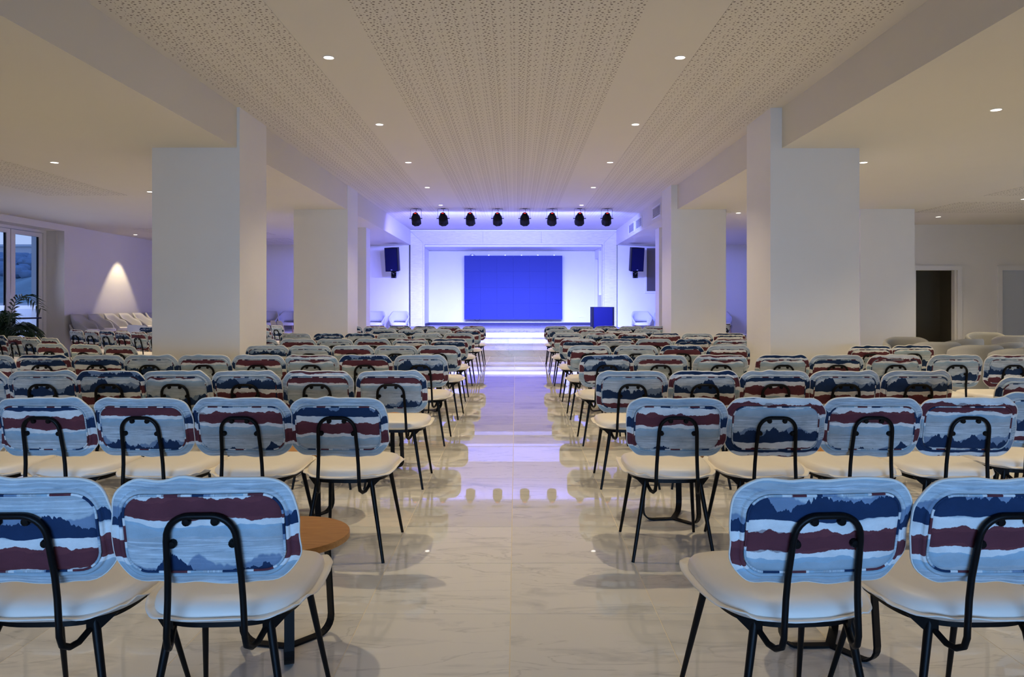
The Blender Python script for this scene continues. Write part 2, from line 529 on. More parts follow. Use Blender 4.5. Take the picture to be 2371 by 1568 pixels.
# marble tiles, 0.6 x 0.6, laid on the slab: the nearest visible 300 singly, the rest in one mesh
TX, TY, TP = -0.021, 3.079, 0.601
cells = []
for i in range(-17, 22):
    for j in range(-12, 26):
        x0, y0 = TX + i * TP, TY + j * TP
        if x0 < XL - 0.35 or x0 + TP > XR + 0.05: continue
        cx, cy = x0 + TP / 2, y0 + TP / 2
        if cy > 18.7: continue
        vis = cy > 1.9 and abs(cx) < (cy + 0.3) * 0.70 and (H * F / max(cy, 0.1)) < 960
        cells.append((0 if vis else 1, cy, cx, x0, y0))
cells.sort()
th = TP / 2 - 0.002
tile_me = MB().box((-th, -th, -0.0012), (th, th, 0.0)).mesh('marble_tile', M['marble'])
rest = MB()
for k, (nv, cy, cx, x0, y0) in enumerate(cells):
    if k < 300 and nv == 0:
        t = link('marble_tile', tile_me, floor)
        t.location = Vector((cx, cy, 0)) - floor.location
    else:
        rest.box((cx - th, cy - th, -0.0012), (cx + th, cy + th, 0.0))
r_ = build(rest, 'distant_tiles', M['marble'], floor)
r_.location = -floor.location
r_['kind'] = 'stuff'

BL, BR = -3.21, 3.076      # inner faces of the dropped side ceilings
struct(box('ceiling', (BL - 0.2, YF, HI), (BR + 0.2, 24.6, HI + 0.2), M['ceiling']))
struct(box('ceiling', (XL - 0.6, YF, LO), (BL, YB + 0.2, HI + 0.19), M['ceiling']))
struct(box('ceiling', (BR, YF, LO), (XR + 0.2, YB + 0.2, HI + 0.19), M['ceiling']))
for x0, x1, y0, y1, z in ((-3.14, -1.885, -3.0, 19.6, HI), (-1.252, 0.985, -3.0, 19.6, HI), (1.625, 2.92, -3.0, 19.6, HI),
                          (-7.78, -6.43, -3.0, 12.44, LO), (-9.2, -6.2, 18.0, 19.5, LO), (-9.2, -6.2, 20.6, 22.2, LO),
                          (7.78, 9.15, -3.0, 12.49, LO), (7.85, 12.2, 13.3, 14.8, LO)):
    p = struct(box('trim_1', (x0, y0, z - 0.004), (x1, y1, z + 0.01), M['perf']))
    p.name = 'perforated_ceiling_panel'

# walls
struct(box('wall_left', (XL - 0.75, 17.9, 0), (XL - 0.06, YB, LO), M['wall']))
w = struct(box('wall_left', (XL - 0.75, 17.10, 0), (XL, 17.9, LO), M['wall']))
WH = H + 169 * 17.1 / F     # window head
struct(box('wall_left', (XL - 0.75, 10.2, WH), (XL, 17.10, LO), M['wall']))
struct(box('wall_left', (XL - 0.75, YF, 0), (XL, 10.2, LO), M['wall']))
struct(box('wall_back', (XL - 0.6, YB, 0), (BL - 0.045, YB + 0.2, LO), M['wall']))
struct(box('wall_back', (BR + 0.03, YB, 0), (8.2, YB + 0.2, LO), M['wall']))
WR = 17.02
D1a, D1b, DH = 9.05, 9.997, H + 78 * WR / F
D2a, D2b = 11.01, 11.92
struct(box('wall_right', (8.0, WR + 0.15, 0), (8.2, YB, LO), M['wall']))
struct(box('wall_right', (8.0, WR, 0), (D1a, WR + 0.15, LO), M['wall']))
struct(box('wall_right', (D1b, WR, 0), (D2a, WR + 0.15, LO), M['wall']))
struct(box('wall_right', (D2b, WR, 0), (XR, WR + 0.15, LO), M['wall']))
struct(box('wall_right', (D1a, WR, DH), (D1b, WR + 0.15, LO), M['wall']))
struct(box('wall_right', (D2a, WR, DH), (D2b, WR + 0.15, LO), M['wall']))
for a_, b_ in (((XR, YF, 0), (XR + 0.2, 6.0, LO)), ((XR, 11.0, 0), (XR + 0.2, WR + 0.15, LO)), ((XR, 6.0, 0), (XR + 0.2, 11.0, 0.4)), ((XR, 6.0, 2.6), (XR + 0.2, 11.0, LO))):
    struct(box('wall_right', a_, b_, M['wall']))
w4 = struct(box('window_4', (XR + 0.12, 8.46, 0.4), (XR + 0.18, 8.54, 2.6), M['trim']))
for a_, b_ in (((XR + 0.12, 6.0, 0.4), (XR + 0.18, 11.0, 0.47)), ((XR + 0.12, 6.0, 2.53), (XR + 0.18, 11.0, 2.6)), ((XR + 0.12, 6.0, 0.47), (XR + 0.18, 6.07, 2.53)), ((XR + 0.12, 10.93, 0.47), (XR + 0.18, 11.0, 2.53))):
    box('window_frame', a_, b_, M['trim'], w4)
# corridor behind the open doorway
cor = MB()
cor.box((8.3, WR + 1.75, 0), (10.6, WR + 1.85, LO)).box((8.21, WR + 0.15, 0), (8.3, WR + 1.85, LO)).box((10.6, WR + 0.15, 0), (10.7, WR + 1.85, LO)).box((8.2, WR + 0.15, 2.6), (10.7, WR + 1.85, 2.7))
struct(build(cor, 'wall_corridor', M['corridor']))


def door_trim(n, a, b, leaf):
    t = 0.105
    fr = struct(box('door_%d' % n, (a - t, WR - 0.03, 0), (a, WR + 0.02, DH + t), M['trim']))
    for q in (((b, WR - 0.03, 0), (b + t, WR + 0.02, DH + t)), ((a, WR - 0.03, DH), (b, WR + 0.02, DH + t))):
        box('door_frame', q[0], q[1], M['trim'], fr)
    box('door_jamb', (b - 0.045, WR + 0.02, 0), (b, WR + 0.15, DH), M['wall'], fr)
    if leaf:
        l = box('door_panel', (a + 0.005, WR + 0.03, 0.005), (b - 0.05, WR + 0.07, DH - 0.005), M['doorleaf'], fr)
        h = MB().tube([(-0.05, 0, 0), (-0.05, -0.05, 0), (0.06, -0.05, 0)], 0.009)
        o = build(h, 'door_handle', M['steel'], fr, True)
        o.location = Vector((b - 0.12, WR + 0.03, 1.02)) - fr.location
door_trim(1, D1a, D1b, False)
door_trim(2, D2a, D2b, True)

# glazed wall behind the camera (never seen, lets the dusk light in)
rw = MB()
rw.box((XL, YF - 0.1, 0), (-4.6, YF + 0.1, HI)).box((4.6, YF - 0.1, 0), (XR, YF + 0.1, HI)).box((-4.6, YF - 0.1, 2.0), (4.6, YF + 0.1, HI))
struct(build(rw, 'wall_rear', M['wall']))

# columns
def column(x0, x1, y0, y1, top=LO):
    return struct(box('column', (x0, y0, 0), (x1, y1, top), M['wall']))
column(-4.186, -3.177, 8.65, 9.58, HI)
column(2.943, 3.971, 8.68, 9.57, HI)
column(-4.222, -3.195, 14.29, 15.2, HI)
column(2.957, 4.0, 14.29, 15.18, HI)
column(-4.45, -3.52, 17.7, 18.17)
column(3.377, 4.3, 17.7, 18.17)
column(6.53, 7.56, 14.24, 15.15)
column(-4.186, -3.177, 2.6, 3.5, HI).location.y = -1.9
column(2.943, 3.971, 2.6, 3.5, HI).location.y = -1.9

# ------------------------------------------------------------------ stage
ZS = 0.586
SY = 19.2
for k in range(4):
    y0, y1 = 18.3 + 0.3 * k, 24.5 if k == 3 else SY
    st = empty('stage_step' if k < 3 else 'stage_platform', (0, y0, 0)); st['kind'] = 'structure'
    body = box('riser_core', (BL + 0.02, y0 + 0.02, 0), (BR - 0.02, SY if k < 3 else 24.45, ZS * (k + 1) / 4 - (0.02 if k < 3 else 0.03)), M['wall'], st)
    n = 11
    for q in range(n):
        xa = TX - 3.0 - 0.16 + q * TP
        xa2, xb = max(xa, BL + 0.02), min(xa + TP - 0.003, BR - 0.02)
        if xb - xa2 < 0.05: continue
        box('marble_slab', (xa2, y0, ZS * k / 4 + (0.001 if k else 0.001)), (xb, y0 + 0.02, ZS * (k + 1) / 4 - 0.021), M['marble_step'], st)
        if k < 3:
            box('marble_slab', (xa2, y0 - 0.01, ZS * (k + 1) / 4 - 0.02), (xb, y0 + 0.30, ZS * (k + 1) / 4), M['marble_step'], st)
    if k == 3:
        # deck boards laid in staggered rows
        random.seed(5)
        dm = {}
        for r in range(9):
            ya = SY - 0.012 + r * 0.58
            cells_ = []
            x = BL + 0.03 - random.random() * 0.5
            while x < BR - 0.03:
                wv = 0.62
                a, b_ = max(x, BL + 0.03), min(x + wv - 0.006, BR - 0.03)
                if b_ - a > 0.05:
                    box('deck_board', (a, ya, ZS - 0.029), (b_, min(ya + 0.574, 24.44), ZS - random.choice((0, 0.0015, 0.003))), M['deck'], st)
                x += wv
# stage recess walls
OP0, OP1, OPH = -2.777, 2.645, H + 138 * YB / F      # proscenium opening
struct(box('wall_stage', (-3.2, 24.3, ZS), (3.0, 24.4, 3.2), M['wall']))
struct(box('wall_stage', (-3.2, YB + 0.12, ZS), (-2.807, 24.3, 3.2), M['wall']))
srw = MB()
# right side wall of the stage with a doorway and a tall side window, built around the openings
def rwall(ya, yb, za, zb):
    x = lambda y: 2.645 - (y - YB) / 1.4 * 0.085
    srw.add([(x(ya), ya, za), (x(yb), yb, za), (x(yb), yb, zb), (x(ya), ya, zb), (x(ya) + 0.3, ya, za), (x(yb) + 0.3, yb, za), (x(yb) + 0.3, yb, zb), (x(ya) + 0.3, ya, zb)],
            [(0, 1, 2, 3), (7, 6, 5, 4), (0, 4, 5, 1), (1, 5, 6, 2), (2, 6, 7, 3), (3, 7, 4, 0)])
rwall(YB + 0.12, 23.1, ZS, 3.2); rwall(23.1, 23.55, ZS, 1.55); rwall(23.1, 23.55, 2.95, 3.2); rwall(23.55, 23.75, ZS, 3.2)
rwall(23.75, 24.25, 2.72, 3.2); rwall(24.25, 24.4, ZS, 3.2)
struct(build(srw, 'wall_stage', M['wall']))
sw = struct(box('window_2', (2.75, 23.12, 1.57), (2.78, 23.53, 2.93), M['trim']))
sd = struct(box('door_3', (2.66, 23.77, ZS + 0.005), (2.70, 24.23, 2.71), M['trim']))
struct(box('ceiling', (-3.2, YB + 0.12, H + 125 * 24.3 / F), (3.0, 24.3, 3.25), M['wall']))
kb = struct(box('baseboard_stage', (-2.8, 24.27, ZS), (2.55, 24.299, ZS + 0.085), M['kick']))
struct(box('baseboard_stage', (-2.806, YB + 0.15, ZS), (-2.785, 24.27, ZS + 0.085), M['kick']))

# proscenium frame, three mitred boards of pale oak with an inner lip
px0, px1, pz1 = BL + 0.005, BR - 0.005, HI - 0.06
pro = struct(empty('proscenium_frame', (0, YB, 0)))
def mitre(name, poly, y_out, y_in, back):
    # poly: [(x,z,is_outer)...]
    m = MB()
    fr_ = [(x, (y_out if o else y_in) - YB, z) for x, z, o in poly]
    bk = [(x, back - YB, z) for x, z, o in poly]
    n = len(poly)
    m.add(fr_ + bk, [tuple(range(n)), tuple(reversed(range(n, 2 * n)))] + [(i, (i + 1) % n, n + (i + 1) % n, n + i) for i in range(n)])
    return build(m, name, M['pale_oak'], pro)
g = 0.004
yo, yi, yb_ = YB - 0.02, YB + 0.03, YB + 0.13
x_mid = [OP0 - 0.0, -0.95, 0.75, OP1]
mitre('frame_board', [(px0, 0.0, 1), (OP0, 0.0, 0), (OP0, OPH, 0), (px0, pz1, 1)], yo, yi, yb_)
mitre('frame_board', [(px1, 0.0, 1), (px1, pz1, 1), (OP1, OPH, 0), (OP1, 0.0, 0)], yo, yi, yb_)
mitre('frame_board', [(px0 + g * 2, pz1, 1), (OP0 + g, OPH, 0), (-1.0, OPH, 0), (-1.0, pz1, 1)], yo, yi, yb_)
mitre('frame_board', [(-1.0 + g, pz1, 1), (-1.0 + g, OPH, 0), (0.78, OPH, 0), (0.78, pz1, 1)], yo, yi, yb_)
mitre('frame_board', [(0.78 + g, pz1, 1), (0.78 + g, OPH, 0), (OP1 - g, OPH, 0), (px1 - g * 2, pz1, 1)], yo, yi, yb_)
for a, b in (((OP0 - 0.05, yi - 0.03, ZS), (OP0 + 0.0, yi + 0.01, OPH + 0.05)), ((OP1, yi - 0.03, ZS), (OP1 + 0.05, yi + 0.01, OPH + 0.05)),
             ((OP0, yi - 0.03, OPH), (OP1, yi + 0.01, OPH + 0.05))):
    box('frame_lip', a, b, M['pale_oak'], pro)
struct(box('trim_1', (px0, YB - 0.06, HI - 0.058), (px1, YB + 0.13, HI - 0.012), M['trim']))
struct(box('gap_shadow_strip', (px0 - 0.03, YB + 0.05, ZS), (px0, YB + 0.1, HI - 0.06), M['dark_gap']))  # dark strip painting the shadow in the gap beside the frame

# led wall on the stage
LX0, LX1, LZ0, LZ1, LY = (1075 - PX) / F * 24.1, (1302 - PX) / F * 24.1, H - 36 * 24.1 / F, H + 112 * 24.1 / F, 24.1
led = empty('led_wall', ((LX0 + LX1) / 2, LY, LZ0))
tag(led, 'large dark LED screen on the white back wall of the stage', 'screen')
cw, chh = (LX1 - LX0) / 6, (LZ1 - LZ0) / 4
lm = MB().box((-cw / 2 + 0.0012, 0, -chh / 2 + 0.0012), (cw / 2 - 0.0012, 0.07, chh / 2 - 0.0012)).mesh('screen_panel', M['led'])
for i in range(6):
    for j in range(4):
        o = link('screen_panel', lm, led)
        o.location = (LX0 + cw * (i + 0.5) - led.location.x, 0, chh * (j + 0.5))
    o = build(MB().box((-0.02, 0.0, 0), (0.02, 0.03, 0.022)), 'panel_clamp', M['steel'], led)
    o.location = (LX0 + cw * (i + 0.5) - led.location.x, 0, LZ1 - LZ0)
build(MB().box((LX0 + 0.05 - led.location.x, 0.07, 0.05), (LX1 - 0.05 - led.location.x, 0.198, LZ1 - LZ0 - 0.05)), 'rear_frame', M['black'], led)
for xx, zz, sgn in ((1105, 0.01, -1), (1094, LZ1 - LZ0 - 0.01, 1)):
    cx = (xx - PX) / F * LY - led.location.x
    pts = [(cx + 0.08 * math.cos(t), -0.012, zz + sgn * (0.055 * math.sin(t))) for t in [i * PI / 8 for i in range(9)]]
    build(MB().tube(pts, 0.006, 6), 'cable_loop', M['black'], led, True)
so = empty('wall_socket', ((1346 - PX) / F * 24.3, 24.3, H - 28.5 * 24.3 / F))
tag(so, 'white double socket low on the stage back wall', 'socket')
build(MB().box((-0.085, -0.012, -0.04), (0.085, 0, 0.04)), 'cover_plate', M['trim'], so)
for dx in (-0.04, 0.04):
    o = build(MB().lathe([(0.026, 0.0), (0.026, 0.004), (0.02, 0.004), (0.02, 0.001)], axis=(0, -1, 0), n=12), 'socket_outlet', M['shell_seat'], so)
    o.location = (dx, -0.012, 0)

# window in the back wall, right
wf = struct(empty('window_1', (4.55, YB, 2.3)))
for a, b in (((3.93, -0.03, 1.60), (5.2, 0.0, 1.66)), ((3.93, -0.03, 2.97), (5.2, 0.0, 3.03)), ((3.93, -0.03, 1.66), (3.99, 0.0, 2.97)), ((5.14, -0.03, 1.66), (5.2, 0.0, 2.97))):
    box('window_frame', (a[0], YB + a[1], a[2]), (b[0], YB + b[1], b[2]), M['trim'], wf)
box('glass_pane', (3.99, YB - 0.012, 1.66), (5.14, YB - 0.003, 2.97), M['mirror'], wf)

# glazed doors in the left wall
gx = XL - 0.45
gl = struct(empty('window_3', (gx, 14.0, 0)))
def gbox(nm, y0, y1, z0, z1, m, t=0.035):
    return box(nm, (gx - t, y0, z0), (gx + t, y1, z1), m, gl)
edges = [16.98, 15.90, 14.80, 13.72, 12.60, 11.50, 10.42]
gbox('window_frame', 16.98, 17.09, 0, WH, M['trim'], 0.05)
gbox('window_frame', 10.21, 10.42, 0, WH, M['trim'], 0.05)
gbox('window_frame', 10.42, 16.98, WH - 0.06, WH, M['trim'], 0.05)
for a, b in zip(edges[:-1], edges[1:]):
    gbox('door_stile', a - 0.13, a - 0.012, 0.01, WH - 0.07, M['trim'])
    gbox('door_stile', b + 0.012, b + 0.15, 0.01, WH - 0.07, M['trim'])
    gbox('door_rail', b + 0.15, a - 0.13, WH - 0.16, WH - 0.07, M['trim'])
    gbox('door_rail', b + 0.15, a - 0.13, 0.01, 0.12, M['trim'])
    gbox('glass_gasket', a - 0.142, a - 0.13, 0.12, WH - 0.16, M['dark_gap'], 0.02)
    gbox('glass_pane', b + 0.15, a - 0.142, 0.12, WH - 0.16, M['glass'], 0.004)
for e in edges[1:-1]:
    gbox('dark_seal', e - 0.012, e + 0.012, 0.01, WH - 0.07, M['dark_gap'], 0.015)

# vents on the right-hand dropped ceiling face
for n_, (ya, yb2, dark) in enumerate(((15.9, 16.85, 0), (18.25, 19.2, 1), (19.45, 20.4, 1))):
    v = empty('air_vent', (BR, (ya + yb2) / 2, 3.28))
    tag(v, ('white square air grille nearest the camera, high on the right bulkhead',
            'middle air grille on the right bulkhead, beside the stage lights',
            'air grille nearest the stage on the right bulkhead, with a pale spot')[n_], 'air vent', 'grilles on the right bulkhead')
    hy, hz = (yb2 - ya) / 2, 0.135
    for a, b in (((-0.018, -hy, -hz), (0, hy, -hz + 0.03)), ((-0.018, -hy, hz - 0.03), (0, hy, hz)), ((-0.018, -hy, -hz + 0.03), (0, -hy + 0.03, hz - 0.03)), ((-0.018, hy - 0.03, -hz + 0.03), (0, hy, hz - 0.03))):
        build(MB().box(a, b), 'vent_frame', M['trim'], v)
    build(MB().box((-0.004, -hy + 0.03, -hz + 0.03), (-0.001, hy - 0.03, hz - 0.03)), 'vent_backing', M['vent_dark'], v)
    sl = MB().box((-0.012, -hy + 0.03, -0.003), (-0.004, hy - 0.03, 0.003)).mesh('slat', M['wall'])
    for q in range(8):
        o = link('slat', sl, v); o.location = (0, 0, -hz + 0.045 + q * 0.026)
ds = build(MB().lathe([(0.10, 0), (0.10, -0.012), (0.09, -0.018), (0.001, -0.018)], n=24), 'ceiling_speaker', M['ceiling'])
ds.location = (4.12, 14.75, LO); tag(ds, 'round white ceiling speaker beside a downlight, right-hand low ceiling', 'speaker')

# ------------------------------------------------------------------ downlights
def downlight(x, y, z, label, group, power=None, cone=112):
    e = empty('ceiling_downlight', (x, y, z))
    tag(e, label, 'downlight', group)
    build(MB().lathe([(0.054, 0.0), (0.054, -0.004), (0.045, -0.004), (0.045, 0.0)], n=24), 'trim_ring', M['trim'], e, True)
    build(MB().lathe([(0.045, -0.003), (0.043, -0.0045), (0.001, -0.0045)], n=24), 'light_disc', M['glow'], e)
    l = lamp('SPOT', 'downlight_beam', (x, y, z - 0.02), (0, 0, -1), power or K_DOWN, WARM, spot_size=math.radians(cone), spot_blend=0.9 if power is None else 0.35, shadow_soft_size=0.03)
    return e
ordn = ['nearest', 'second', 'third', 'fourth', 'fifth']
for i, off in enumerate((571, 416, 328, 270, 229)):
    y = 2.266 * F / off
    downlight(-1.718, y, HI, 'round downlight, %s of the left line in the high central ceiling' % ordn[i], 'central ceiling downlights')
    downlight(1.51, y, HI, 'round downlight, %s of the right line in the high central ceiling' % ordn[i], 'central ceiling downlights')
for y in (4.3,):
    for x in (-1.718, 1.51):
        lamp('SPOT', 'unseen_downlight_beam', (x, y, HI - 0.02), (0, 0, -1), K_DOWN, WARM, spot_size=math.radians(112), spot_blend=0.9, shadow_soft_size=0.03)
for x, off, lb in ((-5.86, 328, 'round downlight in the left low ceiling, nearest the camera'),
                   (-5.86, 260, 'round downlight at the edge of the nearest left column'),
                   (-9.87, 160.6, 'round downlight washing the far left wall'),
                   (4.45, 450, 'round downlight high at the right edge, nearest in the right low ceiling'),
                   (4.42, 328, 'round downlight beside the top of the nearest right column'),
                   (4.40, 211, 'round downlight between the two right columns'),
                   (8.72, 202, 'round downlight in front of the wall with the doors'),
                   (8.72, 243, 'round downlight at the right frame edge above the lounge chairs')):
    if 'washing' in lb: downlight(x, 1.8 * F / off, LO, lb, 'side ceiling downlights', 175.0, 68)
    else: downlight(x, 1.8 * F / off, LO, lb, 'side ceiling downlights')
for x, y in ((-5.86, 6.9), (-5.86, 4.3), (4.45, 4.3), (-5.86, 14.6), (-5.86, 17.2), (4.4, 11.9), (8.72, 10.0), (8.72, 7.2), (8.72, 4.5)):
    lamp('SPOT', 'unseen_downlight_beam', (x, y, LO - 0.02), (0, 0, -1), K_DOWN, WARM, spot_size=math.radians(112), spot_blend=0.9, shadow_soft_size=0.03)

# ------------------------------------------------------------------ stage spotlights
def stage_light():
    e = empty('stage_spotlight', (0, 0, HI))
    build(MB().box((-0.055, -0.03, -0.012), (0.055, 0.03, 0)), 'mounting_plate', M['black'], e)
    yk = MB()
    yk.tube([(-0.126, 0, -0.235), (-0.126, 0, -0.02), (-0.122, 0, -0.012), (0.122, 0, -0.012), (0.126, 0, -0.02), (0.126, 0, -0.235)], 0.004, flat=(0.03, 0.004, (0, 1, 0)))
    build(yk, 'yoke', M['black'], e)
    ax = Vector((0, math.cos(math.radians(38)), -math.sin(math.radians(38))))
    c = Vector((0, 0, -0.235))
    b = MB().lathe([(0.001, -0.16), (0.048, -0.158), (0.066, -0.14), (0.074, -0.095), (0.104, -0.045), (0.110, 0.0), (0.110, 0.09), (0.104, 0.094), (0.100, 0.07), (0.001, 0.068)], c, ax, n=20)
    body = build(b, 'lamp_body', M['speaker'], e, True)
    hood = MB().lathe([(0.110, 0.08), (0.118, 0.08), (0.121, 0.15), (0.113, 0.15)], c, ax, n=8, phase=PI / 8)
    build(hood, 'lamp_hood', M['speaker'], e)
    build(MB().lathe([(0.098, 0.071), (0.098, 0.074), (0.001, 0.074)], c, ax, n=20), 'lens', M['lens'], e)
    for s in (-1, 1):
        build(MB().lathe([(0.012, 0.0), (0.012, 0.012), (0.007, 0.012), (0.007, 0.03), (0.017, 0.03), (0.017, 0.042), (0.001, 0.044)], c + Vector((s * 0.107, 0, 0)), (s, 0, 0), n=12), 'clamp_knob', M['black'], e, True)
    up = Vector((0, math.sin(math.radians(38)), math.cos(math.radians(38))))
    dc = c - ax * 0.1605
    disp = MB()
    for k in (-1, 0, 1):
        x = k * 0.017
        q = dc + Vector((x, 0, 0)) + up * 0.012
        a = Vector((0.006, 0, 0)); u = up * 0.011; o_ = -ax * 0.003
        disp.add([q - a - u, q + a - u, q + a + u, q - a + u, q - a - u + o_, q + a - u + o_, q + a + u + o_, q - a + u + o_],
                 [(4, 5, 6, 7), (0, 1, 5, 4), (1, 2, 6, 5), (2, 3, 7, 6), (3, 0, 4, 7)])
    build(disp, 'digit_display', M['red_led'], e)
    cb = [(0.0, -0.02, 0), (0.012, -0.05, -0.03), (0.02, -0.09, -0.07), (0.01, -0.12, -0.10), (0.0, -0.125, -0.14)]
    build(MB().tube(cb, 0.005, 6), 'power_cable', M['black'], e, True)
    return e, ax, c

SP, sax, sc_c = stage_light()
index_kids(SP)
spl = ['leftmost of the eight', 'second from left of the eight', 'third from left of the eight', 'fourth from left of the eight',
       'fourth from right of the eight', 'third from right of the eight', 'second from right of the eight', 'rightmost of the eight']
spots_x = (963, 1026, 1089, 1152, 1215, 1278, 1342, 1405)
yS = 2.266 * F / 221
for i, x in enumerate(spots_x):
    o = SP if i == 0 else copy_tree(SP)
    X = (x - PX) * yS / F
    o.location = (X, yS, HI)
    tag(o, 'black stage spotlight with red digits, %s under the ceiling' % spl[i], 'spotlight', 'spotlights in front of the stage')
    p = Vector((X, yS, HI)) + sc_c + sax * 0.19
    scol = (0.17, 0.24, 1.0) if i % 2 else (0.22, 0.21, 1.0)
    lamp('SPOT', 'stage_beam', p, (0, math.cos(math.radians(43)), -math.sin(math.radians(43))), K_STAGE, scol,
         spot_size=math.radians(84), spot_blend=1.0, shadow_soft_size=0.06)
    lamp('SPOT', 'stage_spill', p, (0, math.cos(math.radians(20)), -math.sin(math.radians(20))), K_STAGE * 0.17, scol,
         spot_size=math.radians(140), spot_blend=0.9, shadow_soft_size=0.06)

# ------------------------------------------------------------------ event chair
def rrect(hx, hz, r, n=96):
    """rounded rectangle outline, n points, returns (x,z)"""
    dense = []
    for sx, sz, a0 in ((1, 1, 0), (-1, 1, 90), (-1, -1, 180), (1, -1, 270)):
        for i in range(25):
            a = math.radians(a0 + 90 * i / 24)
            dense.append((sx * (hx - r) + r * math.cos(a), sz * (hz - r) + r * math.sin(a)))
    dense.append(dense[0])
    acc = [0.0]
    for i in range(1, len(dense)): acc.append(acc[-1] + math.dist(dense[i], dense[i - 1]))
    pts, j = [], 0
    for k in range(n):
        t = acc[-1] * k / n
        while acc[j + 1] < t: j += 1
        u = (t - acc[j]) / max(acc[j + 1] - acc[j], 1e-9)
        pts.append((dense[j][0] + (dense[j + 1][0] - dense[j][0]) * u, dense[j][1] + (dense[j + 1][1] - dense[j][1]) * u))
    return pts

BZ, BHX, BHZ, BRD = 0.677, 0.240, 0.142, 0.092   # backrest centre height, half size, corner radius


def bpoint(x, z, d):
    """local back coordinates: x across, z from centre up, d towards the rear -> chair coordinates"""
    lean = 0.215
    y = -0.332 - z * lean + 0.30 * x * x
    return (x, y - d, BZ + z - d * 0.2)


def inset(i, d, wob=None, n=96):
    r = max(BRD - i, 0.012)
    o = rrect(BHX - i, BHZ - i, r, n)
    out = []
    for k, (x, z) in enumerate(o):
        dd = d
        if wob:
            a, b = wob(k / n)
            l = math.hypot(x, z)
            x, z = x * (1 + a / l), z * (1 + a / l)
            dd = d + b
        out.append((x, z, dd))
    return out


def uvz(x, z):
    return (x, BHZ - z)


def make_back_panel():
    m = MB()
    for side in (1, -1):
        rg, uv = [], []
        for i, d in ((0.036, 0.006), (0.039, 0.013), (0.050, 0.016), (0.080, 0.0175), (0.120, 0.018)):
            p = inset(i, side * d)
            rg.append([bpoint(*q) for q in p]); uv += [uvz(q[0], q[1]) for q in p]
        m.rings(rg, cap0=False, cap1=True, uvs=uv)
    return m


def make_piping():
    m = MB(); n = 96
    c = inset(0.037, 0.0125)
    pts = [Vector(bpoint(*q)) for q in c]
    L_ = [0.0]
    for i in range(1, n): L_.append(L_[-1] + (pts[i] - pts[i - 1]).length)
    rings, uv = [], []
    for t in range(n + 1):
        i = t % n
        p = pts[i]; d = (pts[(i + 1) % n] - pts[i - 1]).normalized()
        u = Vector((0, -1, 0)); w_ = d.cross(u).normalized(); u = w_.cross(d)
        rings.append([tuple(p + (u * math.cos(a) + w_ * math.sin(a)) * 0.0036) for a in [k * PI / 3 for k in range(6)]])
        uv += [(0.0, (L_[i] if t < n else L_[-1] + 0.01) * 1.25)] * 6
    m.rings(rings, cap0=False, cap1=False, uvs=uv)
    return m


def flange_wob(seed):
    rnd = random.Random(seed)
    ph = [rnd.random() * 6.28 for _ in range(6)]
    ck = rnd.random()
    def wob(scale):
        def f(t):
            a = 0.0012 * math.sin(2 * PI * 3 * t + ph[0]) + 0.0010 * math.sin(2 * PI * 7 * t + ph[1]) + 0.0012 * math.sin(2 * PI * 15 * t + ph[2])
            b = 0.004 * math.sin(2 * PI * 4 * t + ph[3]) + 0.0035 * math.sin(2 * PI * 11 * t + ph[4])
            dt = abs((t - (0.10 + ck * 0.3) + 0.5) % 1 - 0.5)
            a += 0.009 * math.exp(-(dt / 0.03) ** 2)
            return a * scale, b * scale
        return f
    return wob


def make_flange(seed):
    m = MB()
    wob = flange_wob(seed)
    prof = [(0.034, -0.010, 0), (0.034, 0.007, 0.0), (0.032, 0.0145, 0.1), (0.027, 0.0165, 0.3), (0.0225, 0.0135, 0.4), (0.0205, 0.0050, 0.4), (0.0185, 0.0075, 0.5), (0.011, 0.0045, 0.8), (0.002, 0.0045, 1.0), (0.0, 0.0025, 1.0), (0.0, -0.0035, 1.0), (0.002, -0.0055, 1.0),
            (0.008, -0.006, 0.8), (0.022, -0.008, 0.4), (0.034, -0.010, 0.0)]
    rg, uv = [], []
    for i, d, s in prof:
        p = inset(i, d, wob(s) if s else None)
        rg.append([bpoint(*q) for q in p])
        uv += [(q[0], (BHZ - q[1]) + 0.11) for q in p]
    m.rings(rg, cap0=False, cap1=False, uvs=uv)
    return m


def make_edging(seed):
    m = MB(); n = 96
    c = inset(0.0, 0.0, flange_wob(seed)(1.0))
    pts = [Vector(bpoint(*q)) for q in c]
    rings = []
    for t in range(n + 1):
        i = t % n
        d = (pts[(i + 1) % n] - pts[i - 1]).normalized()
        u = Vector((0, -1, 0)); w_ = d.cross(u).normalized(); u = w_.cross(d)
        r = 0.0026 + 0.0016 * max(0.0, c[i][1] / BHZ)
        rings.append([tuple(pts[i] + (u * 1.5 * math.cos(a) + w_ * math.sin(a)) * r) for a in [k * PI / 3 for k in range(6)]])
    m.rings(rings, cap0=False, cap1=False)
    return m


SN = 72
def seat_outline(inset_=0.0):
    pts = []
    for k in range(SN):
        t = 2 * PI * k / SN
        c, s = math.cos(t), math.sin(t)
        e = 2 / (5.5 if s > 0 else 3.4)
        x = math.copysign(abs(c) ** e, c) * (0.243 - inset_)
        y = math.copysign(abs(s) ** e, s) * (0.258 - inset_)
        if y < 0:
            x *= 1 - 0.10 * (-y / 0.258) ** 1.5
            y -= 0.012 * (1 - (x / 0.243) ** 2)
        else:
            x *= 1.0
        pts.append((x, y - 0.022))
    return pts


def make_cushion():
    m = MB(); rg = []
    for i, z in ((0.024, 0.418), (0.024, 0.427), (0.027, 0.441), (0.036, 0.4525), (0.055, 0.461), (0.09, 0.466), (0.15, 0.468), (0.22, 0.4685)):
        rg.append([(x, y, z) for x, y in seat_outline(i)])
    m.rings(rg)
    return m


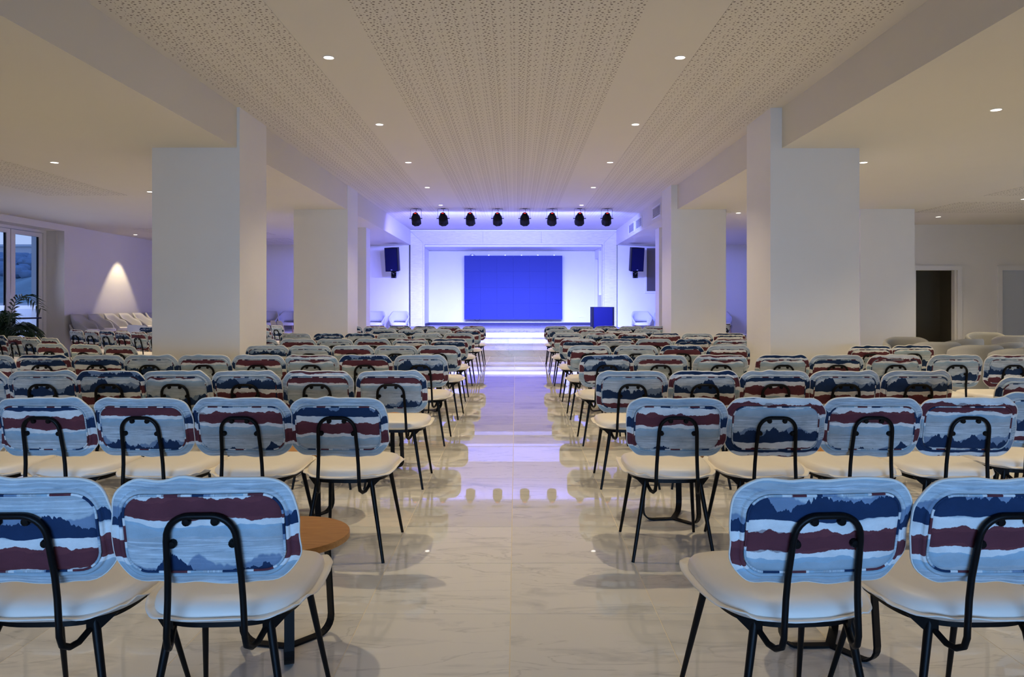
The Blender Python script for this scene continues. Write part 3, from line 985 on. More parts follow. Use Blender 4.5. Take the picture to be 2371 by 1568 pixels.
def make_seat_flange(seed):
    rnd = random.Random(seed)
    ph = [rnd.random() * 6.28 for _ in range(6)]
    dents = [(rnd.random(), rnd.uniform(0.006, 0.014)) for _ in range(5)]
    m = MB(); rg = []
    for i, z, s in ((0.028, 0.412, 0), (0.027, 0.4265, 0), (0.022, 0.4255, 0.3), (0.010, 0.4265, 0.7), (0.001, 0.4275, 1), (0.0, 0.4245, 1), (0.010, 0.4225, 0.7), (0.026, 0.412, 0), (0.028, 0.412, 0)):
        ring = []
        for k, (x, y) in enumerate(seat_outline(i)):
            t = k / SN
            dz = s * (0.0035 * math.sin(2 * PI * 5 * t + ph[0]) + 0.0025 * math.sin(2 * PI * 11 * t + ph[1]))
            for dp, h in dents:
                dt = abs((t - dp + 0.5) % 1 - 0.5)
                dz += s * h * math.exp(-(dt / 0.014) ** 2)
            ring.append((x, y, z + dz))
        rg.append(ring)
    m.rings(rg, cap0=False, cap1=False)
    return m


def make_underside():
    m = MB()
    rg = [[(x, y, z) for x, y in seat_outline(i)] for i, z in ((0.05, 0.4185), (0.034, 0.4185), (0.034, 0.412), (0.06, 0.408))]
    m.rings(rg)
    return m


def make_seat_frame():
    m = MB()
    # black ring under the seat and four corner brackets
    pts = []
    o = seat_outline(0.055)
    ro, ri, zt, zb = seat_outline(0.050), seat_outline(0.060), 0.4075, 0.388
    m.rings([[(x, y, zb) for x, y in ro], [(x, y, zt) for x, y in ro], [(x, y, zt) for x, y in ri], [(x, y, zb) for x, y in ri], [(x, y, zb) for x, y in ro]], cap0=False, cap1=False)
    for sx in (-1, 1):
        for sy, yy in ((-1, -0.215), (1, 0.11)):
            a = [(sx * 0.185, yy + 0.02, 0.406), (sx * 0.120, yy - 0.02, 0.406), (sx * 0.120, yy - 0.02, 0.372), (sx * 0.150, yy + 0.0, 0.372)]
            b = [(p[0], p[1] + 0.012, p[2]) for p in a]
            m.add(a + b, [(0, 1, 2, 3), (7, 6, 5, 4), (0, 4, 5, 1), (1, 5, 6, 2), (2, 6, 7, 3), (3, 7, 4, 0)])
    m.box((-0.16, -0.012, 0.392), (0.16, 0.012, 0.4075))
    return m


def arc(cx, cz, r, a0, a1, n):
    return [(cx + r * math.cos(math.radians(a0 + (a1 - a0) * i / n)), cz + r * math.sin(math.radians(a0 + (a1 - a0) * i / n))) for i in range(n + 1)]


def make_back_frame():
    m = MB()
    def yz(z):   # rear offset of the tube at height z
        if z > 0.535:
            return -0.332 - (z - BZ) * 0.215 - 0.0285
        return -0.332 - (0.535 - BZ) * 0.215 - 0.0285 + (0.535 - z) * 0.02
    half = [(0.128, -0.20, 0.392), (0.124, -0.23, 0.372), (0.116, -0.262, 0.356), (0.108, -0.292, 0.356), (0.102, -0.318, 0.372), (0.1005, yz(0.41), 0.40)]
    side = [(0.0995 - (z - 0.43) * 0.045, yz(z), z) for z in (0.43, 0.50, 0.56, 0.62, 0.662)]
    top = [(x, yz(z), z) for x, z in arc(0.028, 0.668, 0.060, 0, 90, 7)]
    pts = half + side + top
    full = pts + [(-x, y, z) for x, y, z in reversed(pts)]
    m.tube(full, 0.0088, 10)
    return m


def leg_mesh(top, foot, r0, r1):
    return MB().tube([top, tuple(top[i] * 0.5 + foot[i] * 0.5 for i in range(3)), foot], [r0, (r0 + r1) / 2, r1], 12)


chair_meshes = {}
def event_chair(name='event_chair'):
    e = empty(name)
    build(make_cushion(), 'seat_cushion', M['leather'], e, 'all')
    f = build(make_seat_flange(1), 'seat_flange', M['leather'], e, 'all')
    build(make_underside(), 'seat_base', M['leather'], e, True)
    build(make_seat_frame(), 'seat_frame', M['black'], e, True)
    build(make_back_panel(), 'backrest', M['fabric'], e, 'all')
    build(make_flange(1), 'backrest_flange', M['fabric'], e, 'all')
    build(make_piping(), 'piping', M['fabric'], e, 'all')
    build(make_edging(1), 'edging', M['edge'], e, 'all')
    build(make_back_frame(), 'back_frame', M['black'], e, 'all')
    for (t, b) in (((0.132, -0.212, 0.405), (0.200, -0.250, 0.0)), ((0.158, 0.11, 0.405), (0.204, 0.250, 0.0))):
        for s in (-1, 1):
            build(leg_mesh((t[0] * s, t[1], t[2]), (b[0] * s, b[1], b[2]), 0.0125, 0.0078), 'leg', M['black'], e, True)
    for x, z in ((0.036, 0.716), (-0.036, 0.716), (0.077, 0.655), (-0.077, 0.655)):
        y = -0.332 - (z - BZ) * 0.215
        build(MB().lathe([(0.001, 0.031), (0.0095, 0.030), (0.0115, 0.026), (0.0115, 0.014)], (x, y, z), (0, -1, -0.2), n=10), 'fixing_tab', M['black'], e, True)
    return e

proto = event_chair()
index_kids(proto)
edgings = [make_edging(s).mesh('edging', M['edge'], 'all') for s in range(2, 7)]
flanges = [make_flange(s).mesh('backrest_flange', M['fabric'], 'all') for s in range(2, 7)]
sflanges = [make_seat_flange(s).mesh('seat_flange', M['leather'], 'all') for s in range(2, 7)]
first = [True]
rng = random.Random(11)


def place_chair(x, y, yaw, label, group, shift=None):
    if first[0]:
        o = proto; first[0] = False
        kids = KIDS[proto.name]
    else:
        o = proto.copy(); COL.objects.link(o); kids = []
        for ch in KIDS[proto.name]:
            c = ch.copy(); c.parent = o; COL.objects.link(c); kids.append(c)
    o.location = (x, y, 0)
    o.rotation_euler = (0, 0, yaw)
    tag(o, label, 'chair', group)
    s = shift if shift is not None else rng.random()
    fi, si = rng.randrange(5), rng.randrange(5)
    for c in kids:
        b = c.name.split('.')[0]
        if b == 'backrest': c['pattern_shift'] = float(s - 0.134)
        elif b == 'backrest_flange':
            c['pattern_shift'] = float(rng.choice((0.2, 0.14, 0.26, 0.22, 0.45, 0.6, 0.7, 0.95)) if y > 3 else rng.uniform(0.16, 0.24)); c.data = flanges[fi]
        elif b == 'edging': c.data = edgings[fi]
        elif b == 'piping': c['pattern_shift'] = float(rng.random())
        elif b == 'seat_flange': c.data = sflanges[si]
    return o


rows = [  # origin y, left xs, right xs, left shifts, right shifts
    (2.29, [-0.826, -1.304], [0.776, 1.268], [0.17, -0.36], [-0.17, -0.13], 'nearest'),
    (3.94, [-0.842, -1.313, -1.778, -2.25, -2.72], [0.782, 1.255, 1.716, 2.177, 2.70], [-0.09, 0.10, 0.25, 0.0, 0.3], [0.06, 0.44, 0.10, 0.32, 0.5], 'second'),
    (5.39, [-0.835, -1.327, -1.803, -2.27, -2.72, -3.18, -3.65], [0.789, 1.275, 1.746, 2.22, 2.705], [0.25, 0.27, -0.2, 0.38, 0.70, 0.62, 0.3], [0.52, 0.68, -0.03, 0.72, 0.72], 'third'),
    (6.955, [-0.83, -1.32, -1.785, -2.26, -2.74, -3.21, -3.68, -4.16, -4.65], [0.80, 1.285, 1.81, 2.35, 2.83, 3.34, 3.875, 4.37], [0.72, 0.22, 0.35, 0.22, 0.30, 0.62, 0.9, 0.88, 0.8], [0.7, 0.28, 0.35, 0.38, 0.95, 0.35, 0.4, 0.6], 'fourth'),
    (8.47, [-0.82, -1.29, -1.755, -2.225, -2.69], [0.80, 1.308, 1.804, 2.31, 3.81, 4.29], [0.25, 0.62, 0.22, 0.55, 0.8], [0.05, 0.6, 0.2, 0.08, 0.1, 0.4], 'fifth'),
    (10.0, [-0.85, -1.34, -1.83, -2.31, -2.80, -3.30], [0.805, 1.294, 1.78, 2.28, 2.77], None, None, 'sixth'),
    (11.86, [-0.865, -1.36, -1.88, -2.38, -2.87, -3.37], [0.805, 1.315, 1.81, 2.295, 2.79, 3.29, 3.78], None, None, 'seventh'),
    (13.7, [-0.85, -1.35, -1.85, -2.345], [0.814, 1.35, 1.84, 2.34], None, None, 'eighth'),
    (15.49, [-0.84, -1.34, -1.83, -2.33, -2.83, -3.33], [0.825, 1.33, 1.82, 2.32, 2.81], None, None, 'ninth'),
]
onum = ['first', 'second', 'third', 'fourth', 'fifth', 'sixth', 'seventh', 'eighth', 'ninth', 'tenth']
YAW = {('nearest', 'left', 0): -0.05, ('nearest', 'left', 1): -0.03, ('nearest', 'right', 0): 0.07, ('nearest', 'right', 1): 0.03}
look = {('nearest', 'left', 0): 'with maroon band along the top', ('nearest', 'left', 1): 'with navy hills above a maroon band',
        ('nearest', 'right', 0): 'with navy top and maroon middle', ('nearest', 'right', 1): 'with navy top'}
for ry, xl, xr, sl_, sr_, rn in rows:
    for side, xs, sh in (('left', xl, sl_), ('right', xr, sr_)):
        for k, x in enumerate(xs):
            yy = ry
            if rn == 'fifth' and side == 'right' and k == 4: yy = 8.40
            if rn == 'second' and side == 'right' and k == 4: yy = 4.16
            rowname = {'nearest': 'nearest row', 'ninth': 'farthest row'}.get(rn, rn + ' row')
            lk = look.get((rn, side, k), '')
            lb = 'brushstroke chair %s, %s from aisle, %s, %s block' % (lk, onum[k], rowname, side)
            if not lk: lb = 'brushstroke-covered chair, %s from the aisle, %s, %s block' % (onum[k], rowname, side)
            yw = YAW.get((rn, side, k), rng.uniform(-0.02, 0.02) + (0.025 if side == 'left' and k < 4 else -0.01))
            place_chair(x + yw * 0.0, yy, -yw if side == 'left' else yw, lb, 'chairs in the %s rows' % side, sh[k] if sh else None)
# single chair between the third row and the right edge
place_chair(3.17, 4.98, 0.08, 'brushstroke-covered chair set apart at the right edge, ahead of the third row', 'chairs in the right rows', 0.10)
# angled chairs on the far left
def angled(lst, deg, what, group, shifts=None):
    a = math.radians(deg)
    for k, (bx, by) in enumerate(lst):
        f = Vector((math.sin(a), math.cos(a)))
        o = place_chair(bx + 0.36 * f.x, by + 0.36 * f.y, -a, what % onum[k], group, shifts[k] if shifts else None)
angled([(-4.28, 8.10), (-4.76, 8.28), (-5.24, 8.45)], 20, 'angled brushstroke-covered chair left of the nearest left column, %s outward', 'angled chairs left of the column', [0.25, 0.25, 0.2])
angled([(-5.61, 11.67), (-6.0, 11.93), (-6.40, 12.2), (-6.79, 12.45), (-7.20, 12.72), (-7.59, 12.95)], 33, 'angled chair in the line below the pale armchairs, %s from the column', 'angled chairs below the armchairs', [0.15, 0.2, 0.8, 0.35, 0.5, 0.6])
angled([(-6.15, 9.9), (-6.55, 10.12), (-6.95, 10.42), (-7.38, 10.70), (-7.80, 10.95)], 31, 'angled chair below the glazed doors, %s from the right end of its line', 'angled chairs below the glazed doors', [0.2, 0.5, 0.15, 0.75, 0.3])
angled([(-7.1, 14.5)], 20, 'floral-cushioned chair right beside the white plastic chairs, %s left', 'chairs behind the nearest left column', [0.9])
angled([(-5.02, 15.75), (-5.40, 16.08)], 42, 'angled chair between the two left columns, %s from right', 'chairs behind the nearest left column', [0.4, 0.1])
angled([(4.66, 16.7)], -42, 'angled chair between the two right columns, %s from left', 'chairs behind the nearest right column', [0.55])

# ------------------------------------------------------------------ side tables
def side_table():
    e = empty('side_table')
    t = MB()
    t.lathe([(0.001, 0.400), (0.219, 0.400), (0.223, 0.403), (0.223, 0.421), (0.221, 0.424), (0.001, 0.424)], n=48)
    build(t, 'table_top', M['table_oak'], e, True)
    for a in (-72, 48, 168):
        r = math.radians(a); d = Vector((math.cos(r), math.sin(r), 0)); s = Vector((-d.y, d.x, 0))
        pts = [d * 0.165 + Vector((0, 0, 0.399)), d * 0.178 + Vector((0, 0, 0.2)), d * 0.186 + Vector((0, 0, 0.07))]
        for q in range(1, 7):
            an = q / 6 * PI / 2
            pts.append(d * (0.186 - 0.06 * (1 - math.cos(an))) + Vector((0, 0, 0.066 - 0.06 * math.sin(an))))
        pts += [d * 0.06 + Vector((0, 0, 0.0055)), d * 0.0 + Vector((0, 0, 0.0055))]
        build(MB().tube(pts, 1, flat=(0.034, 0.008, s)), 'leg', M['black'], e)
    o = build(MB().lathe([(0.03, 0.394), (0.03, 0.400), (0.001, 0.400)], n=16), 'mount_plate', M['black'], e)
    return e
TB = side_table(); index_kids(TB)
tabs = [(-0.840, 2.775, 0, 'round oak side table beside the nearest left chair, black strip legs'),
        (1.165, 2.785, 0.25, 'round side table hidden behind the nearest right chair, strip legs showing'),
        (-1.22, 4.45, 0.2, 'side table with oak top glimpsed between second-row left chairs'),
        (0.93, 4.43, 0.35, 'side table whose strip base shows under the second-row aisle chair, right'),
        (1.90, 4.43, 0.9, 'side table in front of the third chair of the second row, right'),
        (2.88, 4.72, 0.5, 'side table with oak edge at the right frame edge, second row'),
        (-1.02, 5.90, 0.6, 'side table base under the third-row aisle chair, left block'),
        (-1.0, 8.96, 0.2, 'side table base under the fifth-row aisle chair, left block'),
        (1.03, 8.96, 0.8, 'side table base under the fifth-row aisle chair, right block'),
        (3.1, 7.47, 0.3, 'side table in front of the fourth row, right block')]
for k, (x, y, rz, lb) in enumerate(tabs):
    o = TB if k == 0 else copy_tree(TB)
    o.location = (x, y, 0); o.rotation_euler = (0, 0, rz)
    tag(o, lb, 'side table', 'side tables between the rows')

# ------------------------------------------------------------------ armchairs by the walls
def armchair():
    e = empty('armchair')
    n = 30
    m = MB()
    out_, in_ = [], []
    def prof(t):
        # t in -1..1 around the back; returns angle, top height, bottom height, radius scale
        a = t * 128
        k = abs(t)
        u = min(max((k - 0.26) / 0.34, 0), 1)
        top = 0.80 - 0.15 * u * u * (3 - 2 * u) - 0.20 * max(0, (k - 0.62) / 0.38) ** 1.3
        return a, top
    L1 = []
    for i in range(n + 1):
        t = -1 + 2 * i / n
        a, top = prof(t)
        r = math.radians(a)
        bot = 0.39 if abs(t) > 0.36 else 0.50
        cols = []
        for q in range(5):
            z = bot + (top - bot) * q / 4
            fl = (z - 0.39) * 0.20
            X = math.sin(r) * (0.262 + fl) ; Y = -math.cos(r) * (0.245 + fl)
            cols.append((X, Y, z))
        L1.append(cols)
    for off in (0, 0.028):
        pass
    vs, fs = [], []
    for i in range(n + 1):
        for q in range(5):
            x, y, z = L1[i][q]
            l = math.hypot(x, y)
            vs.append((x, y, z)); vs.append((x * (1 - 0.032 / l), y * (1 - 0.032 / l), z))
    ix = lambda i, q, s: (i * 5 + q) * 2 + s
    for i in range(n):
        for q in range(4):
            fs.append((ix(i, q, 0), ix(i + 1, q, 0), ix(i + 1, q + 1, 0), ix(i, q + 1, 0)))
            fs.append((ix(i, q, 1), ix(i, q + 1, 1), ix(i + 1, q + 1, 1), ix(i + 1, q, 1)))
        fs.append((ix(i, 4, 0), ix(i + 1, 4, 0), ix(i + 1, 4, 1), ix(i, 4, 1)))
        fs.append((ix(i, 0, 0), ix(i, 0, 1), ix(i + 1, 0, 1), ix(i + 1, 0, 0)))
    for i in (0, n):
        for q in range(4):
            f_ = (ix(i, q, 0), ix(i, q + 1, 0), ix(i, q + 1, 1), ix(i, q, 1))
            fs.append(f_ if i == 0 else tuple(reversed(f_)))
    m.add(vs, fs)
    build(m, 'backrest', M['shell'], e, 'all')
    s = MB(); rg = []
    for sc__, z in ((0.85, 0.375), (0.97, 0.385), (1.0, 0.41), (0.98, 0.445), (0.90, 0.457), (0.5, 0.462)):
        ring = []
        for k in range(36):
            t = 2 * PI * k / 36
            c, si = math.cos(t), math.sin(t)
            ring.append((math.copysign(abs(c) ** 0.75, c) * 0.25 * sc__, math.copysign(abs(si) ** 0.75, si) * 0.25 * sc__ + 0.01, z))
        rg.append(ring)
    s.rings(rg)
    build(s, 'seat', M['shell_seat'], e, True)
    for sx in (-1, 1):
        for sy in (-1, 1):
            build(MB().tube([(sx * 0.16, sy * 0.15, 0.385), (sx * 0.235, sy * 0.225, 0.0)], [0.018, 0.010], 10), 'leg', M['legwood'], e, True)
    return e
AR = armchair(); index_kids(AR)
farm = [True]
def put_arm(x, y, z, rz, lb, group='pale armchairs along the walls'):
    o = AR if farm[0] else copy_tree(AR)
    farm[0] = False
    o.location = (x, y, z); o.rotation_euler = (0, 0, rz)
    tag(o, lb, 'armchair', group)
for x, nm in (((922 - PX) / F * 22.3, 'left of the stage beside the proscenium'), ((866 - PX) / F * 22.3, 'second left of the stage, cut by a column'),
              ((1488 - PX) / F * 22.3, 'right of the stage under the loudspeaker'), ((1541 - PX) / F * 22.3, 'right of the stage, mostly behind a column')):
    for lev in (0, 1):
        put_arm(x, 22.45 - 0.02 * lev, 0.255 * lev, PI, 'pale armchair %s, %s of its stacked pair' % (nm, ('lower', 'upper')[lev]))
for x, nm in ((617, 'left one'), (664, 'right one')):
    for lev in (0, 1):
        put_arm((x - PX) / F * 22.3, 22.45 - 0.02 * lev, 0.255 * lev, PI, 'lilac-lit armchair seen between the left columns, %s, %s of its pair' % (nm, ('lower', 'upper')[lev]))
for x, y, rz, nm in ((6.15, 22.4, PI, 'against the back wall'), (6.95, 20.4, PI * 0.62, 'turned sideways')):
    for lev in (0, 1):
        put_arm(x, y - 0.02 * lev, 0.255 * lev, rz, 'lilac-lit armchair between the right columns, %s, %s of its pair' % (nm, ('lower', 'upper')[lev]))
for k in range(6):
    for lev in (0, 1):
        put_arm(-9.93 + 0.02 * lev, 17.35 + 0.70 * k, 0.23 * lev, -PI / 2, 'pale armchair, %s from the front along the left wall, %s of its pair' % (onum[k], ('lower', 'upper')[lev]))

# ------------------------------------------------------------------ tub chairs, right
def tub():
    e = empty('tub_chair')
    n, vs, fs = 40, [], []
    secs = 9
    for i in range(n + 1):
        t = -1 + 2 * i / n
        r = math.radians(t * 140)
        k = abs(t)
        top = 0.745 - 0.125 * max(0, (k - 0.25) / 0.75) ** 1.3
        if k > 0.94: top -= (k - 0.94) * 1.2
        for (rad, z) in ((0.27, 0.10), (0.298, 0.14), (0.315, 0.45), (0.325, top - 0.05), (0.315, top - 0.012), (0.292, top), (0.262, top - 0.012), (0.248, top - 0.06), (0.235, 0.42)):
            vs.append((math.sin(r) * rad, -math.cos(r) * rad * 0.97, z))
    for i in range(n):
        for q in range(secs):
            p = (q + 1) % secs
            fs.append((i * secs + q, (i + 1) * secs + q, (i + 1) * secs + p, i * secs + p))
    fs.append(tuple(range(secs))); fs.append(tuple(reversed(range(n * secs, n * secs + secs))))
    m = MB(); m.add(vs, fs)
    build(m, 'backrest', M['grey_cloth'], e, 'all')
    s = MB()
    s.lathe([(0.001, 0.14), (0.25, 0.14), (0.262, 0.16), (0.262, 0.38), (0.25, 0.42), (0.20, 0.44), (0.001, 0.445)], n=36)
    build(s, 'seat', M['grey_cloth'], e, True)
    build(MB().lathe([(0.20, 0.0), (0.20, 0.06), (0.18, 0.10), (0.18, 0.14), (0.001, 0.14)], n=24), 'base', M['black'], e)
    return e
TU = tub(); index_kids(TU)
tubs = [(6.10, 11.75, 150, 'grey tub chair in front of the rear right column, leftmost'),
        (5.95, 10.65, -12, 'grey tub chair just right of the fifth-row chair by the column, back turned'),
        (6.87, 11.62, 20, 'grey tub chair in front of the dark open doorway'),
        (8.60, 13.75, 150, 'grey tub chair farthest back, below the right door frame post'),
        (8.45, 12.75, -20, 'grey tub chair, large pale back, second row of lounge chairs from the rear'),
        (9.40, 13.75, 30, 'grey tub chair at the frame edge, below the closed door'),
        (6.02, 9.85, -8, 'grey tub chair behind the fourth-row chairs, with a rounded left shoulder'),
        (6.80, 10.62, 35, 'grey tub chair with bright right shoulder in the middle of the lounge group'),
        (6.04, 9.02, -14, 'nearest grey tub chair, cut by the right frame edge'),
        (6.86, 9.98, 25, 'grey tub chair at the frame edge behind the nearest tub chair')]
for k, (x, y, dg, lb) in enumerate(tubs):
    o = TU if k == 0 else copy_tree(TU)
    o.location = (x, y, 0); o.rotation_euler = (0, 0, math.radians(dg))
    tag(o, lb, 'armchair', 'grey tub chairs on the right')

# ------------------------------------------------------------------ white plastic chairs
def plastic_chair():
    e = empty('plastic_chair')
    m = MB()
    o = rrect(0.20, 0.17, 0.09, 40)
    rg = []
    for i, d in ((0.0, 0.004), (0.0, -0.004)):
        rg.append([(x, -0.19 - z * 0.2 + 0.5 * x * x + d, 0.64 + z) for x, z in o])
    m.rings(rg)
    build(m, 'backrest', M['plastic'], e, True)
    s = MB(); rg = []
    for z, sc__ in ((0.435, 0.96), (0.442, 1.0), (0.452, 0.97)):
        rg.append([(x * sc__, z2 * 1.1 * sc__, z) for x, z2 in rrect(0.205, 0.185, 0.08, 40)])
    s.rings(rg)
    s.tube([(-0.12, -0.19, 0.445), (-0.11, -0.185, 0.50)], 0.02).tube([(0.12, -0.19, 0.445), (0.11, -0.185, 0.50)], 0.02)
    build(s, 'seat', M['plastic'], e, True)
    for sx in (-1, 1):
        for sy in (-1, 1):
            build(MB().tube([(sx * 0.15, sy * 0.14, 0.436), (sx * 0.21, sy * 0.21, 0)], 0.009, 8), 'leg', M['black'], e, True)
    return e
PC = plastic_chair(); index_kids(PC)
pcs = [(-8.35, 16.75, -20, 'white plastic chair by the left armchairs, in front of their legs'), (-7.98, 16.3, -20, 'white plastic chair half hidden by the nearest left column'),
       (-6.55, 20.9, -50, 'left white plastic chair seen between the left columns'), (-6.28, 20.62, -50, 'right white plastic chair seen between the left columns'),
       (6.10, 20.3, 58, 'leftmost white plastic chair between the right columns'), (6.36, 19.9, 58, 'middle white plastic chair between the right columns'),
       (6.62, 19.5, 58, 'white plastic chair half hidden by the nearest right column')]
for k, (x, y, dg, lb) in enumerate(pcs):
    o = PC if k == 0 else copy_tree(PC)
    o.location = (x, y, 0); o.rotation_euler = (0, 0, math.radians(dg))
    tag(o, lb, 'chair', 'white plastic chairs')

# ------------------------------------------------------------------ loudspeakers
def wall_speaker(px, side, label):
    Y = 22.35
    x = (px - PX) / F * Y
    e = empty('wall_loudspeaker', (x, Y, 2.60))
    tag(e, label, 'loudspeaker', 'loudspeakers beside the stage')
    w2, hh = 0.20, 0.35
    cab = MB()
    # trapezoid cabinet: wide front, narrower rear, top edge sloped
    fr = [(-w2, -0.19), (w2, -0.19), (w2 * 0.98, -0.12), (w2 * 0.55, 0.17), (-w2 * 0.55, 0.17), (-w2 * 0.98, -0.12)]
    cab.rings([[(x_, y_, -hh) for x_, y_ in fr], [(x_, y_, hh) for x_, y_ in fr]])
    c = empty('cabinet'); c.parent = e
    o = build(cab, 'cabinet', M['speaker'], e)
    bpy.data.objects.remove(c)
    o.rotation_euler = (math.radians(7), 0, math.radians(side * -16))
    gr = build(MB().box((-w2 + 0.012, -0.198, -hh + 0.02), (w2 - 0.012, -0.188, hh - 0.02)), 'front_grille', M['sub'], e)
    gr.rotation_euler = o.rotation_euler
    bd = build(MB().box((-0.022, -0.202, -hh + 0.035), (0.022, -0.197, -hh + 0.055)), 'maker_badge', M['tag'], e)
    bd.rotation_euler = o.rotation_euler
    pl = build(MB().box((-0.075, 0.0, -0.10), (0.075, 0.012, 0.10)), 'wall_plate', M['speaker'], e); pl.location = (0.0 + side * -0.09, 0.535 - 0.0, -0.44)
    ar = build(MB().tube([(side * -0.09, 0.54, -0.42), (side * -0.06, 0.2, -0.41), (0, 0.02, -0.40), (0, 0.02, -0.33)], 0.022, 10), 'swivel_arm', M['speaker'], e, True)
    for a in (-0.05, 0.05):
        for b in (-0.07, 0.07):
            build(MB().lathe([(0.009, 0), (0.009, 0.006), (0.001, 0.007)], (side * -0.09 + a, 0.535, -0.44 + b), (0, -1, 0), n=8), 'screw', M['steel'], e)
    return e
wall_speaker(912, 1, 'black loudspeaker on the wall left of the stage')
wall_speaker(1470.5, -1, 'black loudspeaker on the wall right of the stage')

sbw = empty('subwoofer', ((1396.5 - PX) / F * 20.9, 20.9, ZS))
tag(sbw, 'large black subwoofer cabinet standing at the right of the stage', 'loudspeaker')
build(MB().box((-0.30, -0.0, 0.02), (0.30, 0.58, 0.60)), 'cabinet', M['speaker'], sbw)
build(MB().box((-0.262, -0.014, 0.03), (0.262, 0.0, 0.588)), 'front_grille', M['sub'], sbw)
for s in (-1, 1):
    build(MB().box((s * 0.285 - 0.022, -0.022, 0.0), (s * 0.285 + 0.022, 0.02, 0.60)), 'side_rail', M['speaker'], sbw)
build(MB().box((-0.03, -0.018, 0.045), (0.03, -0.013, 0.06)), 'maker_badge', M['tag'], sbw)
for s in (-1, 1):
    for t in (0.06, 0.52):
        build(MB().lathe([(0.02, 0.0), (0.02, 0.02), (0.001, 0.02)], (s * 0.25, t, 0), n=10), 'foot', M['black'], sbw)

# ------------------------------------------------------------------ palm and bar table by the windows
pl = empty('potted_palm', (-9.05, 13.3, 0))
tag(pl, 'green potted palm in front of the glazed doors', 'plant')
build(MB().lathe([(0.001, 0), (0.17, 0), (0.22, 0.02), (0.25, 0.5), (0.23, 0.5), (0.225, 0.46), (0.001, 0.46)], n=28), 'pot', M['pot'], pl, True)
build(MB().lathe([(0.224, 0.455), (0.1, 0.475), (0.001, 0.48)], n=20), 'soil', M['soil'], pl)
pr = random.Random(21)
for k in range(34):
    az = 2 * PI * k / 34 * 1.62 + pr.uniform(-0.2, 0.2)
    ln = pr.uniform(0.45, 0.72); lift = pr.uniform(0.7, 2.5)
    if k == 0: az, ln, lift = -0.15, 0.85, 2.7
    base = Vector((0.04 * math.cos(az), 0.04 * math.sin(az), 0.46))
    d = Vector((math.cos(az), math.sin(az), 0))
    pts = []
    for q in range(11):
        t = q / 10
        pts.append(base + d * (ln * (0.15 * t + 0.65 * t * t)) + Vector((0, 0, ln * lift * (1.10 * t - 0.78 * t ** 2.2))))
    fr_ = build(MB().tube(pts, [0.009 - 0.007 * q / 10 for q in range(11)], 6), 'frond', M['stem'], pl, True)
    lf = MB()
    for q in range(3, 11):
        for s in (-1, 1):
            for h in (0.0, 0.5):
                if q == 10 and h: continue
                p = pts[q] if h == 0 else (pts[q] + pts[q + 1]) / 2
                tdir = (pts[min(q + 1, 10)] - pts[q - 1]).normalized()
                sd = tdir.cross(Vector((0, 0, 1))).normalized() * s
                L0 = 0.26 * math.sin(PI * (q + h - 1.5) / 10.5) + 0.05
                tip = p + (sd * 0.75 + tdir * 0.65 + Vector((0, 0, -0.30))) * L0
                mid = p + (sd * 0.75 + tdir * 0.55) * L0 * 0.5
                wv = tdir * 0.02
                up_ = Vector((0, 0, 0.004))
                lf.add([p - wv * 0.3, p + wv * 0.3, mid + wv, mid + up_, mid - wv, tip], [(0, 1, 2, 3), (0, 3, 4), (2, 5, 3), (3, 5, 4)])
    o = build(lf, 'leaflets', M['leaf'], fr_)
    o['kind'] = 'stuff'

bt = empty('bar_table', (-9.44, 14.25, 0))
tag(bt, 'tall table with thin dark top between palm and window', 'table')
build(MB().box((-0.42, -0.30, 0.985), (0.26, 0.30, 1.012)), 'table_top', M['black'], bt)
build(MB().tube([(-0.08, 0, 0.985), (-0.08, 0, 0.02)], 0.03, 12), 'pedestal', M['black'], bt, True)
build(MB().lathe([(0.001, 0), (0.26, 0), (0.26, 0.012), (0.04, 0.025), (0.001, 0.025)], (-0.08, 0, 0), n=24), 'base', M['black'], bt, True)

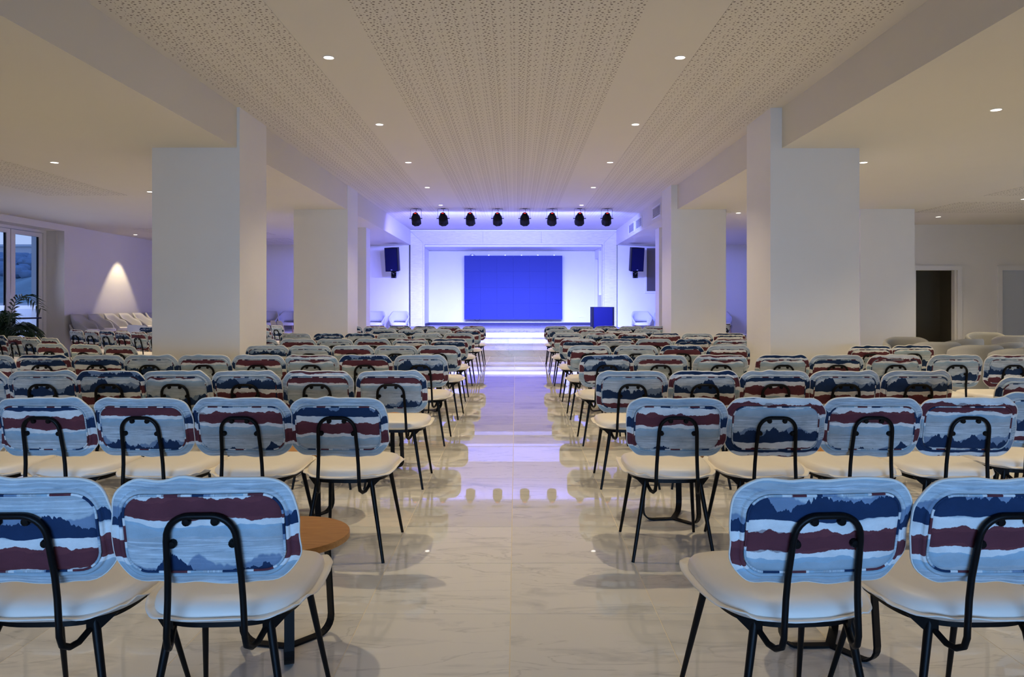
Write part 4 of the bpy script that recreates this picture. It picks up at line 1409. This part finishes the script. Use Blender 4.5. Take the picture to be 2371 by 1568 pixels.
# ------------------------------------------------------------------ outside the glazed doors
struct(box('ground', (-140, -10, -0.5), (XL - 0.75, 160, -0.08), M['terrace']))
tw = struct(box('terrace_wall', (-60, 36, -0.08), (-14.0, 36.3, 1.32), M['render_wall']))
rl = empty('terrace_railing', (-13.2, 24.0, -0.08))
tag(rl, 'white upright railing outside the glazed doors', 'railing')
build(MB().box((-12, -0.03, 1.0), (0, 0.03, 1.06)), 'top_rail', M['render_wall'], rl)
build(MB().box((-12, -0.03, 0.06), (0, 0.03, 0.10)), 'bottom_rail', M['render_wall'], rl)
bal = MB().box((-0.035, -0.02, 0.0), (0.035, 0.02, 1.0)).mesh('baluster', M['render_wall'])
for k in range(70):
    o = link('baluster', bal, rl); o.location = (-0.1 - k * 0.17, 0, 0)
hm = MB()
nx, ny = 60, 24
hv = []
for i in range(nx + 1):
    for j in range(ny + 1):
        x = -130 + i * 2.0; y = 42 + j * 5.0
        z = -0.5 + min(j / 12.0, 1.0) * 7.5 + 1.8 * mnoise.noise(Vector((x * 0.08, y * 0.08, 0))) + 0.5 * mnoise.noise(Vector((x * 0.4, y * 0.4, 3)))
        hv.append((x, y, z))
hf = [(i * (ny + 1) + j, (i + 1) * (ny + 1) + j, (i + 1) * (ny + 1) + j + 1, i * (ny + 1) + j + 1) for i in range(nx) for j in range(ny)]
hm.add(hv, hf)
struct(build(hm, 'hillside', M['hill'], None, 'all'))
tr = random.Random(4)
tm_ = MB()
for k in range(520):
    x = tr.uniform(-100, -28); y = tr.uniform(76, 104)
    zb = min((y - 42) / 60.0, 1.0) * 7.5 - 0.6
    r = tr.uniform(0.5, 1.1)
    n = 8
    rg = []
    for q in range(6):
        ph = PI * (q + 0.3) / 6.3
        rg.append([(x + r * math.sin(ph) * math.cos(t * 2 * PI / n) * tr.uniform(0.85, 1.15), y + r * math.sin(ph) * math.sin(t * 2 * PI / n) * tr.uniform(0.85, 1.15), zb + r * 0.8 - r * 0.75 * math.cos(ph)) for t in range(n)])
    tm_.rings(rg)
tt = build(tm_, 'hillside_trees', M['tree'], None, True)
tt['kind'] = 'stuff'; tt['label'] = 'dark pine and scrub foliage on the hill outside'; tt['category'] = 'foliage'
bd_ = struct(empty('distant_building', (-66, 107, 0)))
box('building_wall', (-80, 106, 3.0), (-56, 112, 9.35), M['render_wall'], bd_)
box('building_roof', (-80.5, 105.6, 9.35), (-55.5, 112.4, 9.65), M['render_wall'], bd_)
